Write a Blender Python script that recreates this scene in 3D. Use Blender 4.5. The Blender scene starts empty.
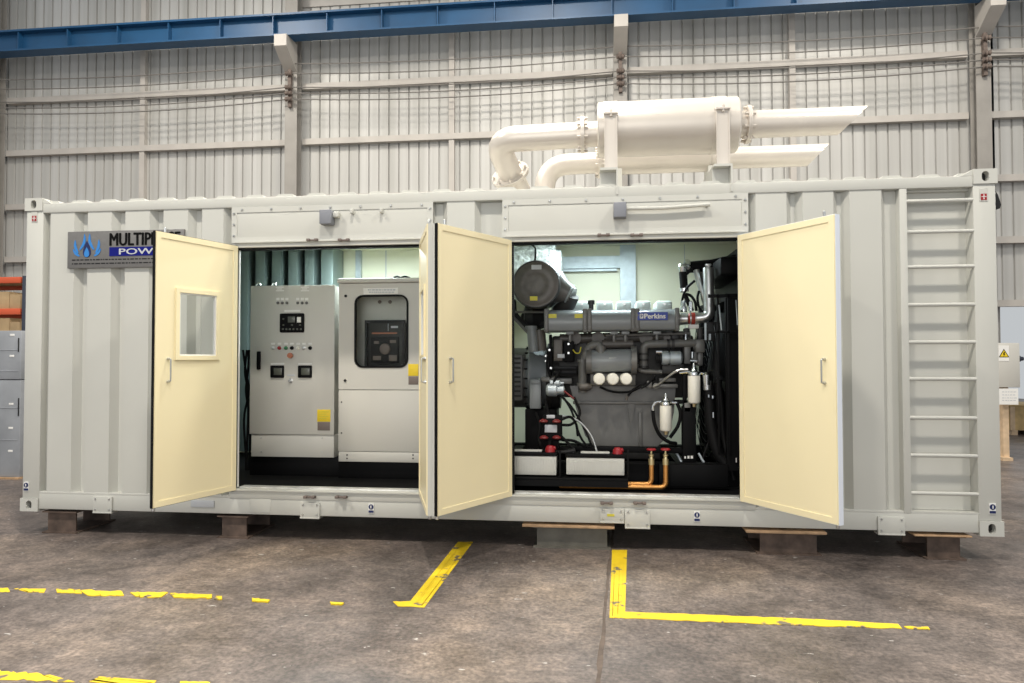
import bpy, bmesh, math, random
from mathutils import Vector, Matrix

# ------------------------------------------------------------------ camera
scene = bpy.context.scene
COL = scene.collection
FPX = 690.0                                   # focal length in pixels at 1024 wide
CP = Vector((5.24136, -5.83038, 1.59526))
CR = Matrix(((0.99333648, -0.11516518, 0.00442992),
             (0.11523991, 0.99302982, -0.02472925),
             (-0.00155109, 0.02507497, 0.99968437)))   # columns: right, forward, up
cam = bpy.data.cameras.new('camera')
camo = bpy.data.objects.new('camera', cam)
COL.objects.link(camo)
rt, fw, up = CR.col[0], CR.col[1], CR.col[2]
m = Matrix.Identity(4)
for i in range(3):
    m[i][0], m[i][1], m[i][2], m[i][3] = rt[i], up[i], -fw[i], CP[i]
camo.matrix_world = m
cam.sensor_width = 36
cam.lens = FPX / 1024 * 36
cam.clip_end = 300
scene.camera = camo

# ------------------------------------------------------------------ light and exposure
vs = scene.view_settings
vs.view_transform = 'Standard'
vs.look = 'None'
vs.exposure = 0.17
vs.gamma = 1.0
vs.use_curve_mapping = False

world = bpy.data.worlds.new('daylight')
scene.world = world
world.use_nodes = True
bg = world.node_tree.nodes['Background']
bg.inputs[0].default_value = (0.93, 0.97, 1.0, 1)
bg.inputs[1].default_value = 0.50


def lamp(name, loc, size, power, color=(1, 1, 1), target=None, sy=None):
    l = bpy.data.lights.new(name, 'AREA')
    l.energy = power
    l.color = color
    l.size = size
    if sy:
        l.shape = 'RECTANGLE'
        l.size_y = sy
    else:
        l.shape = 'DISK'
    o = bpy.data.objects.new(name, l)
    COL.objects.link(o)
    o.location = loc
    d = (Vector(target) if target else Vector((loc[0], loc[1], 0))) - Vector(loc)
    o.rotation_euler = d.to_track_quat('-Z', 'Y').to_euler()
    return o


# the high-bay lamps of the hall, hung under the roof
for i, (x, y, p) in enumerate([(-1.5, -4.2, 470), (4.4, -4.2, 400), (10.4, -4.2, 360), (4.4, 1.4, 480), (-1.5, 2.6, 300), (10.4, 2.6, 300)]):
    lamp('high_bay_lamp', (x, y, 9.2), 0.7, p, (1.0, 0.93, 0.82))
# unseen fill light added behind the camera to brighten the front and cabinets
lamp('front_fill', (3.0, -17, 3.6), 9, 480, (1.0, .98, .94), target=(4.2, 0, 1.4), sy=5)
# LED tubes under the container's ceiling
for x, p in ((2.75, 46), (5.35, 34)):
    lamp('led_tube_lamp', (x, 1.22, 2.86), 0.9, p, (0.82, 0.97, 1.0), sy=0.06)

# ------------------------------------------------------------------ helpers
rnd = random.Random(7)
ORG = {}


def at(u, v, y):
    """point of the plane y seen at pixel (u, v) of the 1024x683 photograph"""
    d = CR @ Vector(((u - 512) / FPX, 1, -(v - 341.5) / FPX))
    return CP + d * ((y - CP.y) / d.y)


def onfloor(u, v, z=0.0):
    d = CR @ Vector(((u - 512) / FPX, 1, -(v - 341.5) / FPX))
    return CP + d * ((z - CP.z) / d.z)


def srgb(r, g, b):
    f = lambda c: (c / 12.92 if c <= .04045 else ((c + .055) / 1.055) ** 2.4)
    return (f(r / 255), f(g / 255), f(b / 255))


def mat(name, rgb, rough=0.5, metal=0.0, noise=None, bump=None, spec=0.5, emit=None, trans=0.0, alpha=None):
    ma = bpy.data.materials.new(name)
    ma.use_nodes = True
    nt = ma.node_tree
    b = nt.nodes['Principled BSDF']
    b.inputs['Base Color'].default_value = (*rgb, 1)
    b.inputs['Roughness'].default_value = rough
    b.inputs['Metallic'].default_value = metal
    b.inputs['Specular IOR Level'].default_value = spec
    if trans:
        b.inputs['Transmission Weight'].default_value = trans
        b.inputs['IOR'].default_value = 1.1
    if emit:
        b.inputs['Emission Color'].default_value = (*rgb, 1)
        b.inputs['Emission Strength'].default_value = emit
    if noise or bump:
        tc = nt.nodes.new('ShaderNodeTexCoord')
    if noise:
        sc, amt = noise
        n = nt.nodes.new('ShaderNodeTexNoise')
        n.inputs['Scale'].default_value = sc
        n.inputs['Detail'].default_value = 6
        nt.links.new(tc.outputs['Object'], n.inputs['Vector'])
        r = nt.nodes.new('ShaderNodeValToRGB')
        r.color_ramp.elements[0].position = .3
        r.color_ramp.elements[1].position = .7
        r.color_ramp.elements[0].color = (*[c * (1 - amt) for c in rgb], 1)
        r.color_ramp.elements[1].color = (*[min(1, c * (1 + amt)) for c in rgb], 1)
        nt.links.new(n.outputs['Fac'], r.inputs['Fac'])
        nt.links.new(r.outputs['Color'], b.inputs['Base Color'])
    if bump:
        sc, st = bump
        n = nt.nodes.new('ShaderNodeTexNoise')
        n.inputs['Scale'].default_value = sc
        n.inputs['Detail'].default_value = 4
        nt.links.new(tc.outputs['Object'], n.inputs['Vector'])
        bp = nt.nodes.new('ShaderNodeBump')
        bp.inputs['Strength'].default_value = st
        bp.inputs['Distance'].default_value = .02
        nt.links.new(n.outputs['Fac'], bp.inputs['Height'])
        nt.links.new(bp.outputs['Normal'], b.inputs['Normal'])
    return ma


class MB:
    def __init__(s):
        s.v, s.f, s.fm = [], [], []
        s.mi = 0

    def add(s, vs_, fs):
        o = len(s.v)
        if hasattr(s, 'starts'): s.starts.append((o, len(s.f)))
        s.v += [Vector(p) for p in vs_]
        for f in fs:
            s.f.append([i + o for i in f])
            s.fm.append(s.mi)
        return s

    def box(s, x0, x1, y0, y1, z0, z1, bev=0.0, seg=2):
        x0, x1 = min(x0, x1), max(x0, x1)
        y0, y1 = min(y0, y1), max(y0, y1)
        z0, z1 = min(z0, z1), max(z0, z1)
        if bev <= 0:
            vs_ = [(x0, y0, z0), (x1, y0, z0), (x1, y1, z0), (x0, y1, z0), (x0, y0, z1), (x1, y0, z1), (x1, y1, z1), (x0, y1, z1)]
            return s.add(vs_, [(0, 3, 2, 1), (4, 5, 6, 7), (0, 1, 5, 4), (1, 2, 6, 5), (2, 3, 7, 6), (3, 0, 4, 7)])
        bm = bmesh.new()
        bmesh.ops.create_cube(bm, size=1)
        for q in bm.verts:
            q.co = Vector(((x0 + x1) / 2 + q.co.x * (x1 - x0), (y0 + y1) / 2 + q.co.y * (y1 - y0), (z0 + z1) / 2 + q.co.z * (z1 - z0)))
        bv = min(bev, .49 * min(x1 - x0, y1 - y0, z1 - z0))
        bmesh.ops.bevel(bm, geom=list(bm.edges), offset=bv, segments=seg, affect='EDGES', profile=.5)
        return s._take(bm)

    def _take(s, bm):
        bm.verts.index_update()
        s.add([q.co.copy() for q in bm.verts], [[q.index for q in f.verts] for f in bm.faces])
        bm.free()
        return s

    def pbox(s, u0, v0, u1, v1, y0, y1, bev=0.0):
        a, b = at(u0, v0, y0), at(u1, v1, y0)
        return s.box(a.x, b.x, y0, y1, b.z, a.z, bev)

    def tube(s, pts, r, n=14, cap=True, closed=False):
        pts = [Vector(p) for p in pts]
        rs = r if isinstance(r, (list, tuple)) else [r] * len(pts)
        N = len(pts)
        vs_, fs = [], []
        prev = None
        for i, p in enumerate(pts):
            if closed:
                t = pts[(i + 1) % N] - pts[i - 1]
            else:
                t = pts[min(i + 1, N - 1)] - pts[max(i - 1, 0)]
            t.normalize()
            if prev is None:
                a = Vector((0, 0, 1)) if abs(t.z) < .9 else Vector((1, 0, 0))
                nrm = t.cross(a).normalized()
            else:
                nrm = (prev - t * prev.dot(t)).normalized()
            prev = nrm
            bn = t.cross(nrm)
            for k in range(n):
                a = 2 * math.pi * k / n
                vs_.append(p + (nrm * math.cos(a) + bn * math.sin(a)) * rs[i])
        for i in range(N if closed else N - 1):
            j = (i + 1) % N
            for k in range(n):
                fs.append((i * n + k, i * n + (k + 1) % n, j * n + (k + 1) % n, j * n + k))
        if cap and not closed:
            fs.append(tuple(range(n))[::-1])
            fs.append(tuple((N - 1) * n + k for k in range(n)))
        return s.add(vs_, fs)

    def cyl(s, p0, p1, r, n=20):
        return s.tube([p0, p1], r, n)

    def lathe(s, p0, axis, prof, n=28):
        """prof: (distance along axis, radius)"""
        ax = Vector(axis).normalized()
        p0 = Vector(p0)
        a = Vector((0, 0, 1)) if abs(ax.z) < .9 else Vector((1, 0, 0))
        e1 = ax.cross(a).normalized()
        e2 = ax.cross(e1)
        vs_, fs = [], []
        for d, r in prof:
            for k in range(n):
                t = 2 * math.pi * k / n
                vs_.append(p0 + ax * d + (e1 * math.cos(t) + e2 * math.sin(t)) * max(r, 1e-4))
        for i in range(len(prof) - 1):
            for k in range(n):
                fs.append((i * n + k, i * n + (k + 1) % n, (i + 1) * n + (k + 1) % n, (i + 1) * n + k))
        fs.append(tuple(range(n))[::-1])
        fs.append(tuple((len(prof) - 1) * n + k for k in range(n)))
        return s.add(vs_, fs)

    def prism(s, poly, axis, a, b):
        """poly: 2-D points in the two other axes (in xyz order), extruded along axis from a to b"""
        def mk(p, t):
            if axis == 'x': return (t, p[0], p[1])
            if axis == 'y': return (p[0], t, p[1])
            return (p[0], p[1], t)
        n = len(poly)
        vs_ = [mk(p, a) for p in poly] + [mk(p, b) for p in poly]
        fs = [tuple(range(n))[::-1], tuple(range(n, 2 * n))]
        fs += [(i, (i + 1) % n, n + (i + 1) % n, n + i) for i in range(n)]
        return s.add(vs_, fs)

    def frame(s, x0, x1, z0, z1, w, y0, y1):
        """a rectangular ring in the xz plane"""
        s.box(x0, x1, y0, y1, z1 - w, z1)
        s.box(x0, x1, y0, y1, z0, z0 + w)
        s.box(x0, x0 + w, y0, y1, z0 + w, z1 - w)
        s.box(x1 - w, x1, y0, y1, z0 + w, z1 - w)
        return s

    def xf(s, M):
        s.v = [M @ p for p in s.v]
        return s

    def build(s, name, ma, parent=None, label=None, sharp=35, flat=False):
        me = bpy.data.meshes.new(name)
        o_ = ORG.get(parent.name, Vector((0, 0, 0))) if parent else Vector((0, 0, 0))
        me.from_pydata([p - o_ for p in s.v], [], s.f)
        mats = ma if isinstance(ma, (list, tuple)) else [ma]
        for q in mats: me.materials.append(q)
        if len(mats) > 1:
            me.polygons.foreach_set('material_index', s.fm)
        bm = bmesh.new()
        bm.from_mesh(me)
        bmesh.ops.recalc_face_normals(bm, faces=bm.faces)
        bm.to_mesh(me)
        bm.free()
        if not flat:
            me.polygons.foreach_set('use_smooth', [True] * len(me.polygons))
            me.set_sharp_from_angle(angle=math.radians(sharp))
        me.update()
        ob = bpy.data.objects.new(name, me)
        COL.objects.link(ob)
        if parent:
            ob.parent = parent
            ORG[ob.name] = o_
        else:
            ORG[ob.name] = Vector((0, 0, 0))
        if label: ob['label'] = label
        return ob


def thing(name, label, cat, loc, group=None):
    o = bpy.data.objects.new(name, None)
    COL.objects.link(o)
    o.location = loc
    o.empty_display_size = .1
    o['label'] = label
    o['category'] = cat
    if group: o['group'] = group
    ORG[o.name] = Vector(loc)
    return o


def tag(o, label, cat, group=None):
    o['label'] = label
    o['category'] = cat
    if group: o['group'] = group
    return o


def struct(o):
    o['kind'] = 'structure'
    return o


def fillet(pts, rad, n=6):
    pts = [Vector(p) for p in pts]
    out = [pts[0]]
    for i in range(1, len(pts) - 1):
        a, b, c = pts[i - 1], pts[i], pts[i + 1]
        d1, d2 = (a - b), (c - b)
        r = min(rad, d1.length * .49, d2.length * .49)
        p1, p2 = b + d1.normalized() * r, b + d2.normalized() * r
        for k in range(n + 1):
            t = k / n
            out.append(p1 * (1 - t) ** 2 + b * 2 * t * (1 - t) + p2 * t * t)
    out.append(pts[-1])
    return out


def spline(pts, n=6):
    P = [Vector(p) for p in pts]
    P = [P[0] * 2 - P[1]] + P + [P[-1] * 2 - P[-2]]
    out = []
    for i in range(1, len(P) - 2):
        for k in range(n):
            t = k / n
            p0, p1, p2, p3 = P[i - 1], P[i], P[i + 1], P[i + 2]
            out.append(.5 * ((2 * p1) + (p2 - p0) * t + (2 * p0 - 5 * p1 + 4 * p2 - p3) * t * t + (3 * p1 - p0 - 3 * p2 + p3) * t ** 3))
    out.append(P[-2])
    return out


def pt(*l):
    return [at(*q) for q in l]


def text(name, s, ma, parent, x0, x1, z0, z1, y, bold=0.0, depth=.002, heavy=0.0):
    """lettering that fills the box x0..x1, z0..z1 on a face looking towards -y"""
    cu = bpy.data.curves.new(name, 'FONT')
    cu.body = s
    cu.offset = bold
    cu.resolution_u = 3
    ob = bpy.data.objects.new(name, cu)
    COL.objects.link(ob)
    bpy.context.view_layer.update()
    me0 = bpy.data.meshes.new_from_object(ob.evaluated_get(bpy.context.evaluated_depsgraph_get()))
    bpy.data.objects.remove(ob)
    xs = [q.co.x for q in me0.vertices]
    ys = [q.co.y for q in me0.vertices]
    a0, a1, b0, b1 = min(xs), max(xs), min(ys), max(ys)
    mb = MB()
    mb.add([(x0 + (q.co.x - a0) / (a1 - a0) * (x1 - x0), y, z0 + (q.co.y - b0) / (b1 - b0) * (z1 - z0)) for q in me0.vertices], [list(p.vertices) for p in me0.polygons])
    bpy.data.meshes.remove(me0)
    if heavy:
        base_v, base_f = list(mb.v), list(mb.f)
        for k_, (sx_, sz_) in enumerate(((-1, 0), (1, 0), (0, 1), (0, -1))):
            mb.add([p + Vector((sx_ * heavy, -.0002 * (k_ + 1), sz_ * heavy * .5)) for p in base_v], base_f)
    bm = bmesh.new()
    vv = [bm.verts.new(p) for p in mb.v]
    for f in mb.f:
        try: bm.faces.new([vv[i] for i in f])
        except ValueError: pass
    r = bmesh.ops.extrude_face_region(bm, geom=list(bm.faces))
    for q in r['geom']:
        if isinstance(q, bmesh.types.BMVert): q.co.y -= depth
    mb2 = MB()
    mb2._take(bm)
    return mb2.build(name, ma, parent, flat=True)


# ------------------------------------------------------------------ materials
M = {}
M['cont'] = mat('container_paint', (.545, .545, .505), .42, noise=(1.5, .03))
M['cream'] = mat('cream_paint', (.86, .765, .51), .40, noise=(1.2, .02))
M['cream_dim'] = mat('cream_edge', (.80, .69, .44), .4)
M['white'] = mat('white_paint', (.80, .80, .78), .45)
M['silver'] = mat('aluminium_paint', (.66, .61, .55), .36, metal=.3, noise=(3, .04))
M['steel'] = mat('steel', (.55, .56, .56), .3, metal=.9)
M['chrome'] = mat('chrome', (.75, .78, .8), .15, metal=1)
M['galv'] = mat('galvanised_sheet', (.46, .51, .54), .5, metal=.6, noise=(14, .10))
M['dark'] = mat('dark_grey_steel', (.014, .014, .015), .55, spec=.3)
M['black'] = mat('black_paint', (.004, .004, .0045), .55, spec=.12)
M['rubber'] = mat('black_rubber', (.005, .005, .0055), .6, spec=.15)
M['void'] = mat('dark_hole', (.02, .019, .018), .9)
M['engine'] = mat('engine_grey', (.13, .128, .122), .34, noise=(9, .10))
M['enginel'] = mat('engine_light_grey', (.21, .225, .235), .30, noise=(6, .05))
M['engined'] = mat('engine_dark_grey', (.026, .025, .024), .5, noise=(9, .2))
M['brown'] = mat('filter_lid_grey', (.095, .085, .075), .42, noise=(20, .15))
M['cab'] = mat('cabinet_grey', (.56, .545, .50), .42)
M['teal'] = mat('baffle_sheet', (.22, .28, .27), .4, metal=.3, noise=(5, .06))
M['inwall'] = mat('lining_cream', (.80, .79, .62), .42, noise=(1.0, .03))
M['infloor'] = mat('checker_floor', (.006, .006, .0065), .7, spec=.1)
M['blue'] = mat('blue_enamel', (.006, .010, .17), .6, spec=.15)
M['badge'] = mat('badge_blue', (.012, .04, .30), .4)
M['navy'] = mat('navy_print', (.006, .016, .09), .45)
M['sky'] = mat('light_blue_print', (.03, .21, .58), .45)
M['print'] = mat('black_print', (.004, .004, .004), .7, spec=.1)
M['pgrey'] = mat('grey_print', (.5, .52, .55), .5)
M['signm'] = mat('brushed_plate', (.19, .185, .18), .42, metal=.3, noise=(30, .06))
M['red'] = mat('red_plastic', (.30, .012, .018), .4)
M['dred'] = mat('dark_red_plastic', (.16, .014, .014), .45)
M['redhose'] = mat('red_silicone_hose', (.33, .035, .02), .5, noise=(60, .15))
M['yellow'] = mat('yellow_sticker', (.80, .58, .02), .5)
M['ydull'] = mat('dull_yellow_label', (.62, .55, .05), .5)
M['brownst'] = mat('brown_sticker', (.17, .135, .12), .5)
M['green'] = mat('green_plastic', (.02, .16, .06), .4)
M['orange'] = mat('orange_red_plastic', (.50, .17, .09), .5)
M['copper'] = mat('copper_pipe', (.62, .30, .09), .32, metal=.75)
M['brass'] = mat('brass', (.62, .52, .30), .3, metal=.8)
M['battery'] = mat('battery_case', (.52, .52, .49), .55, noise=(8, .05))
M['rocker'] = mat('rocker_pale', (.55, .60, .58), .45)
M['filt'] = mat('filter_can_white', (.80, .78, .70), .4)
M['screen'] = mat('grey_screen', (.085, .09, .075), .25)
M['lampbox'] = mat('grey_lamp_box', (.21, .22, .25), .5)
M['blueedge'] = mat('pale_blue_edge', (.74, .79, .88), .4)
M['glass'] = mat('window_glass', (.92, .95, .93), .03, trans=1.0, spec=.4)
M['foil'] = mat('foil_lagging', (.58, .61, .60), .42, metal=.15, noise=(22, .45), bump=(26, 1.0))
M['rust'] = mat('rusty_steel', (.095, .065, .05), .7, noise=(10, .4))
M['olive'] = mat('grey_primer_steel', (.115, .108, .09), .6, noise=(8, .25))
M['wood'] = mat('plywood', (.40, .26, .15), .7, noise=(12, .3))
M['crate'] = mat('crate_wood', (.52, .37, .17), .7, noise=(8, .2))
M['palewood'] = mat('pale_timber', (.62, .46, .30), .65, noise=(9, .15))
M['card'] = mat('cardboard', (.44, .31, .17), .8, noise=(6, .12))
M['rackred'] = mat('rack_orange_red', (.52, .085, .03), .5)
M['rackblue'] = mat('rack_blue', (.03, .036, .055), .5)
M['beam'] = mat('crane_blue', (.009, .068, .165), .45, noise=(2, .12))
M['girt'] = mat('pale_girt', (.42, .395, .365), .55, noise=(3, .08))
M['column'] = mat('column_paint', (.27, .255, .235), .55, noise=(3, .1))
M['wire'] = mat('wire', (.16, .15, .14), .6)
M['rustywire'] = mat('insulator_brown', (.13, .10, .085), .7, noise=(20, .3))
M['paper'] = mat('paper', (.80, .79, .76), .7)
M['stain'] = mat('worn_alloy', (.66, .66, .64), .4, metal=.4, noise=(7, .3))
M['led'] = mat('led_tube', (.85, .97, 1.0), .4, emit=6)
M['skyl'] = mat('translucent_sheet', (.86, .86, .88), .5)


def cladding():
    ma = mat('cladding_sheet', (.42, .415, .395), .5, metal=.1)
    nt = ma.node_tree
    b = nt.nodes['Principled BSDF']
    tc = nt.nodes.new('ShaderNodeTexCoord')
    mp = nt.nodes.new('ShaderNodeMapping')
    mp.inputs['Scale'].default_value = (5.2, 1, .10)
    n = nt.nodes.new('ShaderNodeTexNoise')
    n.inputs['Scale'].default_value = 1
    n.inputs['Detail'].default_value = 5
    r = nt.nodes.new('ShaderNodeValToRGB')
    r.color_ramp.elements[0].position = .3
    r.color_ramp.elements[1].position = .72
    r.color_ramp.elements[0].color = (.36, .355, .335, 1)
    r.color_ramp.elements[1].color = (.50, .495, .48, 1)
    nt.links.new(tc.outputs['Object'], mp.inputs['Vector'])
    nt.links.new(mp.outputs['Vector'], n.inputs['Vector'])
    nt.links.new(n.outputs['Fac'], r.inputs['Fac'])
    nt.links.new(r.outputs['Color'], b.inputs['Base Color'])
    return ma


def floor_mat():
    ma = mat('worn_concrete', (.15, .13, .115), .5)
    nt = ma.node_tree
    N, L = nt.nodes, nt.links
    b = N['Principled BSDF']
    tc = N.new('ShaderNodeTexCoord')

    def noise(sc, det, rough=.55, map_=None):
        n = N.new('ShaderNodeTexNoise')
        n.inputs['Scale'].default_value = sc
        n.inputs['Detail'].default_value = det
        n.inputs['Roughness'].default_value = rough
        if map_:
            mp = N.new('ShaderNodeMapping')
            mp.inputs['Scale'].default_value = map_
            L.new(tc.outputs['Object'], mp.inputs['Vector'])
            L.new(mp.outputs['Vector'], n.inputs['Vector'])
        else:
            L.new(tc.outputs['Object'], n.inputs['Vector'])
        return n

    def ramp(src, stops):
        r = N.new('ShaderNodeValToRGB')
        els = r.color_ramp.elements
        els[0].position, els[0].color = stops[0][0], (*stops[0][1], 1)
        els[1].position, els[1].color = stops[-1][0], (*stops[-1][1], 1)
        for p, c in stops[1:-1]:
            e = els.new(p)
            e.color = (*c, 1)
        L.new(src, r.inputs['Fac'])
        return r

    def mix(kind, fac, a, c):
        x = N.new('ShaderNodeMixRGB')
        x.blend_type = kind
        if isinstance(fac, float): x.inputs[0].default_value = fac
        else: L.new(fac, x.inputs[0])
        L.new(a, x.inputs[1])
        if isinstance(c, tuple): x.inputs[2].default_value = (*c, 1)
        else: L.new(c, x.inputs[2])
        return x.outputs[0]
    big = ramp(noise(.55, 4).outputs['Fac'], [(.32, (.098, .083, .078)), (.52, (.144, .121, .111)), (.70, (.225, .182, .150))])
    mid = ramp(noise(2.6, 10, .72).outputs['Fac'], [(.34, (.50, .48, .47)), (.5, (.92, .92, .92)), (.66, (1.40, 1.36, 1.31))])
    c = mix('MULTIPLY', .85, big.outputs[0], mid.outputs[0])
    fine = ramp(noise(38, 5, .6).outputs['Fac'], [(.38, (.50, .50, .50)), (.62, (1.50, 1.47, 1.43))])
    c = mix('MULTIPLY', .6, c, fine.outputs[0])
    m8 = ramp(noise(9, 8, .7, (1, 1.3, 1)).outputs['Fac'], [(.38, (.70, .69, .69)), (.62, (1.28, 1.26, 1.24))])
    c = mix('MULTIPLY', .8, c, m8.outputs[0])
    sp = ramp(noise(11, 4, .6, (.7, 1.6, 1)).outputs['Fac'], [(.675, (0, 0, 0)), (.70, (1, 1, 1))])
    c = mix('MIX', sp.outputs[0], c, (.46, .44, .42))
    L.new(c, b.inputs['Base Color'])
    rr = ramp(noise(1.6, 5).outputs['Fac'], [(.3, (.30, .30, .30)), (.7, (.58, .58, .58))])
    L.new(rr.outputs[0], b.inputs['Roughness'])
    bp = N.new('ShaderNodeBump')
    bp.inputs['Strength'].default_value = .12
    bp.inputs['Distance'].default_value = .02
    L.new(noise(24, 6).outputs['Fac'], bp.inputs['Height'])
    L.new(bp.outputs['Normal'], b.inputs['Normal'])
    return ma


def paint_mat():
    """yellow floor paint scuffed down to the grey concrete in small flakes"""
    ma = mat('yellow_floor_paint', (.74, .52, .012), .55)
    nt = ma.node_tree
    N, L = nt.nodes, nt.links
    b = N['Principled BSDF']
    tc = N.new('ShaderNodeTexCoord')
    n = N.new('ShaderNodeTexNoise')
    n.inputs['Scale'].default_value = 9
    n.inputs['Detail'].default_value = 6
    L.new(tc.outputs['Object'], n.inputs['Vector'])
    r = N.new('ShaderNodeValToRGB')
    e = r.color_ramp.elements
    e[0].position, e[0].color = .36, (.16, .135, .09, 1)
    e[1].position, e[1].color = .41, (.72, .50, .012, 1)
    q = e.new(.7)
    q.color = (.80, .58, .016, 1)
    L.new(n.outputs['Fac'], r.inputs['Fac'])
    L.new(r.outputs[0], b.inputs['Base Color'])
    return ma


# ------------------------------------------------------------------ the setting
Z0 = .2                     # underside of the container above the floor
WY = 6.5                    # inner face of the hall's long wall
fl = MB().box(-16, 22, -9, 26, -.15, 0).build('floor', floor_mat(), flat=True)
struct(fl)


def ragged(quad, n=14, j=.012):
    """a strip with uneven edges on the floor; quad = four floor points, long edges 0-1 and 3-2"""
    a, b, c, d = [Vector(q) for q in quad]
    top, bot = [], []
    for i in range(n + 1):
        t = i / n
        k = 0 if i in (0, n) else 1
        o1 = Vector((rnd.uniform(-j, j), rnd.uniform(-j, j), 0)) * k
        o2 = Vector((rnd.uniform(-j, j), rnd.uniform(-j, j), 0)) * k
        top.append(a.lerp(b, t) + o1)
        bot.append(d.lerp(c, t) + o2)
    mb = MB()
    vs_ = [Vector((p.x, p.y, z)) for z in (.0, .0022) for p in top + bot]
    m_ = n + 1
    fs = []
    for i in range(n):
        fs.append((2 * m_ + i, 2 * m_ + i + 1, 3 * m_ + i + 1, 3 * m_ + i))
        fs.append((i, m_ + i, m_ + i + 1, i + 1))
        fs.append((i, i + 1, 2 * m_ + i + 1, 2 * m_ + i))
        fs.append((m_ + i, 3 * m_ + i, 3 * m_ + i + 1, m_ + i + 1))
    fs.append((0, 2 * m_, 3 * m_, m_))
    fs.append((n, m_ + n, 3 * m_ + n, 2 * m_ + n))
    return mb.add(vs_, fs)


PAINT = paint_mat()


def line(quads, label):
    mb = MB()
    for i_, (q, j, n) in enumerate(quads):
        r = ragged([onfloor(*p) for p in q], n, j)
        r.v = [p * (1 + .5 * i_) if False else Vector((p.x, p.y, p.z * (1 + .45 * i_))) for p in r.v]
        mb.add(r.v, r.f)
    return mb.build('floor_line', PAINT, fl, label, flat=True)


line([([(458, 542), (473, 542), (424, 608), (408, 604)], .008, 16), ([(393, 602), (412, 601.5), (424, 607.5), (398, 606.5)], .006, 8)], 'yellow corner line running out from under the container')
line([([(612, 550), (627, 550), (625, 618), (609.5, 618)], .006, 18), ([(624, 612), (780, 618), (780, 625), (610, 617.8)], .007, 20), ([(780, 618), (898, 624.5), (902, 629), (780, 625)], .008, 16), ([(904, 627), (928, 627.5), (930, 630), (908, 629)], .005, 6)], 'yellow L shaped line right of the floor joint')
line([([(-4, 588), (8, 588), (10, 592), (-4, 592)], .008, 6), ([(14, 589), (46, 589), (44, 593), (26, 592)], .01, 10), ([(56, 589), (80, 590), (82, 594), (57, 593)], .01, 10), ([(78, 590), (122, 592), (124, 596), (88, 596)], .014, 12),
      ([(130, 593), (168, 593), (160, 598.5), (136, 597)], .012, 10), ([(170, 594), (212, 595), (212, 599), (174, 598)], .01, 10), ([(216, 597), (222, 597), (222, 600), (214, 600)], .006, 5), ([(252, 599), (270, 601), (268, 603), (252, 602)], .006, 6), ([(330, 603), (344, 604), (342, 605.5), (331, 605)], .004, 5)], 'worn broken yellow line on the left of the floor')
line([([(-6, 671), (50, 675), (75, 682), (-6, 679)], .012, 14), ([(90, 682), (100, 677), (153, 681), (153, 690)], .012, 10), ([(180, 682), (210, 683), (212, 690), (180, 690)], .008, 6)], 'yellow line piece nearest the camera')
# the saw-cut joint in the slab
jn = MB()
a, b = onfloor(610, 560), onfloor(598, 683)
d = (b - a).normalized()
a, b = a - d * 1.0, b + d * 2
r = ragged([a + Vector((-.012, 0, 0)), b + Vector((-.012, 0, 0)), b + Vector((.012, 0, 0)), a + Vector((.012, 0, 0))], 60, .006)
r.v = [Vector((p.x, p.y, p.z * .5)) for p in r.v]
r.build('joint', mat('joint_filler', (.10, .075, .06), .8, noise=(12, .3)), fl, 'brown joint across the concrete slab', flat=True)

# profiled cladding of the long wall, above the open bay on the right
CL = cladding()


def clad(x0, x1, z0, z1, y):
    poly = []
    p = .19
    x = x0
    while x < x1:
        poly += [(x, y), (x + .118, y), (x + .128, y + .03), (x + .142, y + .03), (x + .152, y), ]
        if x + p > x1: break
        x += p
    vs_, fs = [], []
    n = len(poly)
    vs_ = [(a[0], a[1], z) for z in (z0, z1) for a in poly] + [(a[0], a[1] + .02, z) for z in (z0, z1) for a in poly]
    for i in range(n - 1):
        fs.append((i, i + 1, n + i + 1, n + i))
        fs.append((2 * n + i, 3 * n + i, 3 * n + i + 1, 2 * n + i + 1))
        fs.append((n + i, n + i + 1, 3 * n + i + 1, 3 * n + i))
        fs.append((i, 2 * n + i, 2 * n + i + 1, i + 1))
    fs.append((0, n, 3 * n, 2 * n))
    fs.append((n - 1, 3 * n - 1, 4 * n - 1, 2 * n - 1))
    return MB().add(vs_, fs)


wb = MB()
for q in (clad(-14, 11.9, 0, 8.22, WY), clad(11.9, 20, 2.5, 8.22, WY), clad(-14, -.5, 8.22, 10.5, WY), clad(5.9, 20, 8.22, 10.5, WY)):
    wb.add(q.v, q.f)
wall = struct(wb.build('wall_back', CL, flat=True))
MB().box(-.5, 5.9, WY, WY + .02, 8.42, 10.5).build('skylight_sheet', M['skyl'], wall, 'translucent white sheet above the blue beam')
MB().box(-.5, 5.9, WY - .03, WY + .02, 8.22, 8.42).build('flashing', M['girt'], wall)
for z in (6.68, 5.64, 4.58, 3.55, 2.5):
    for x0, x1 in ((-14, -6.43), (-6.17, -.36), (-.1, 5.62), (5.88, 11.50), (11.76, 20)):
        MB().box(x0, x1, WY - .12, WY - .005, z - .055, z + .055).build('girt', M['girt'], wall)
for x in (-9.5, -3.32, 2.72, 8.69, 14.9):
    MB().box(x - .05, x + .05, WY - .10, WY - .005, 0 if x < 12 else 2.5, 10.5).build('mullion', M['girt'], wall)

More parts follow.
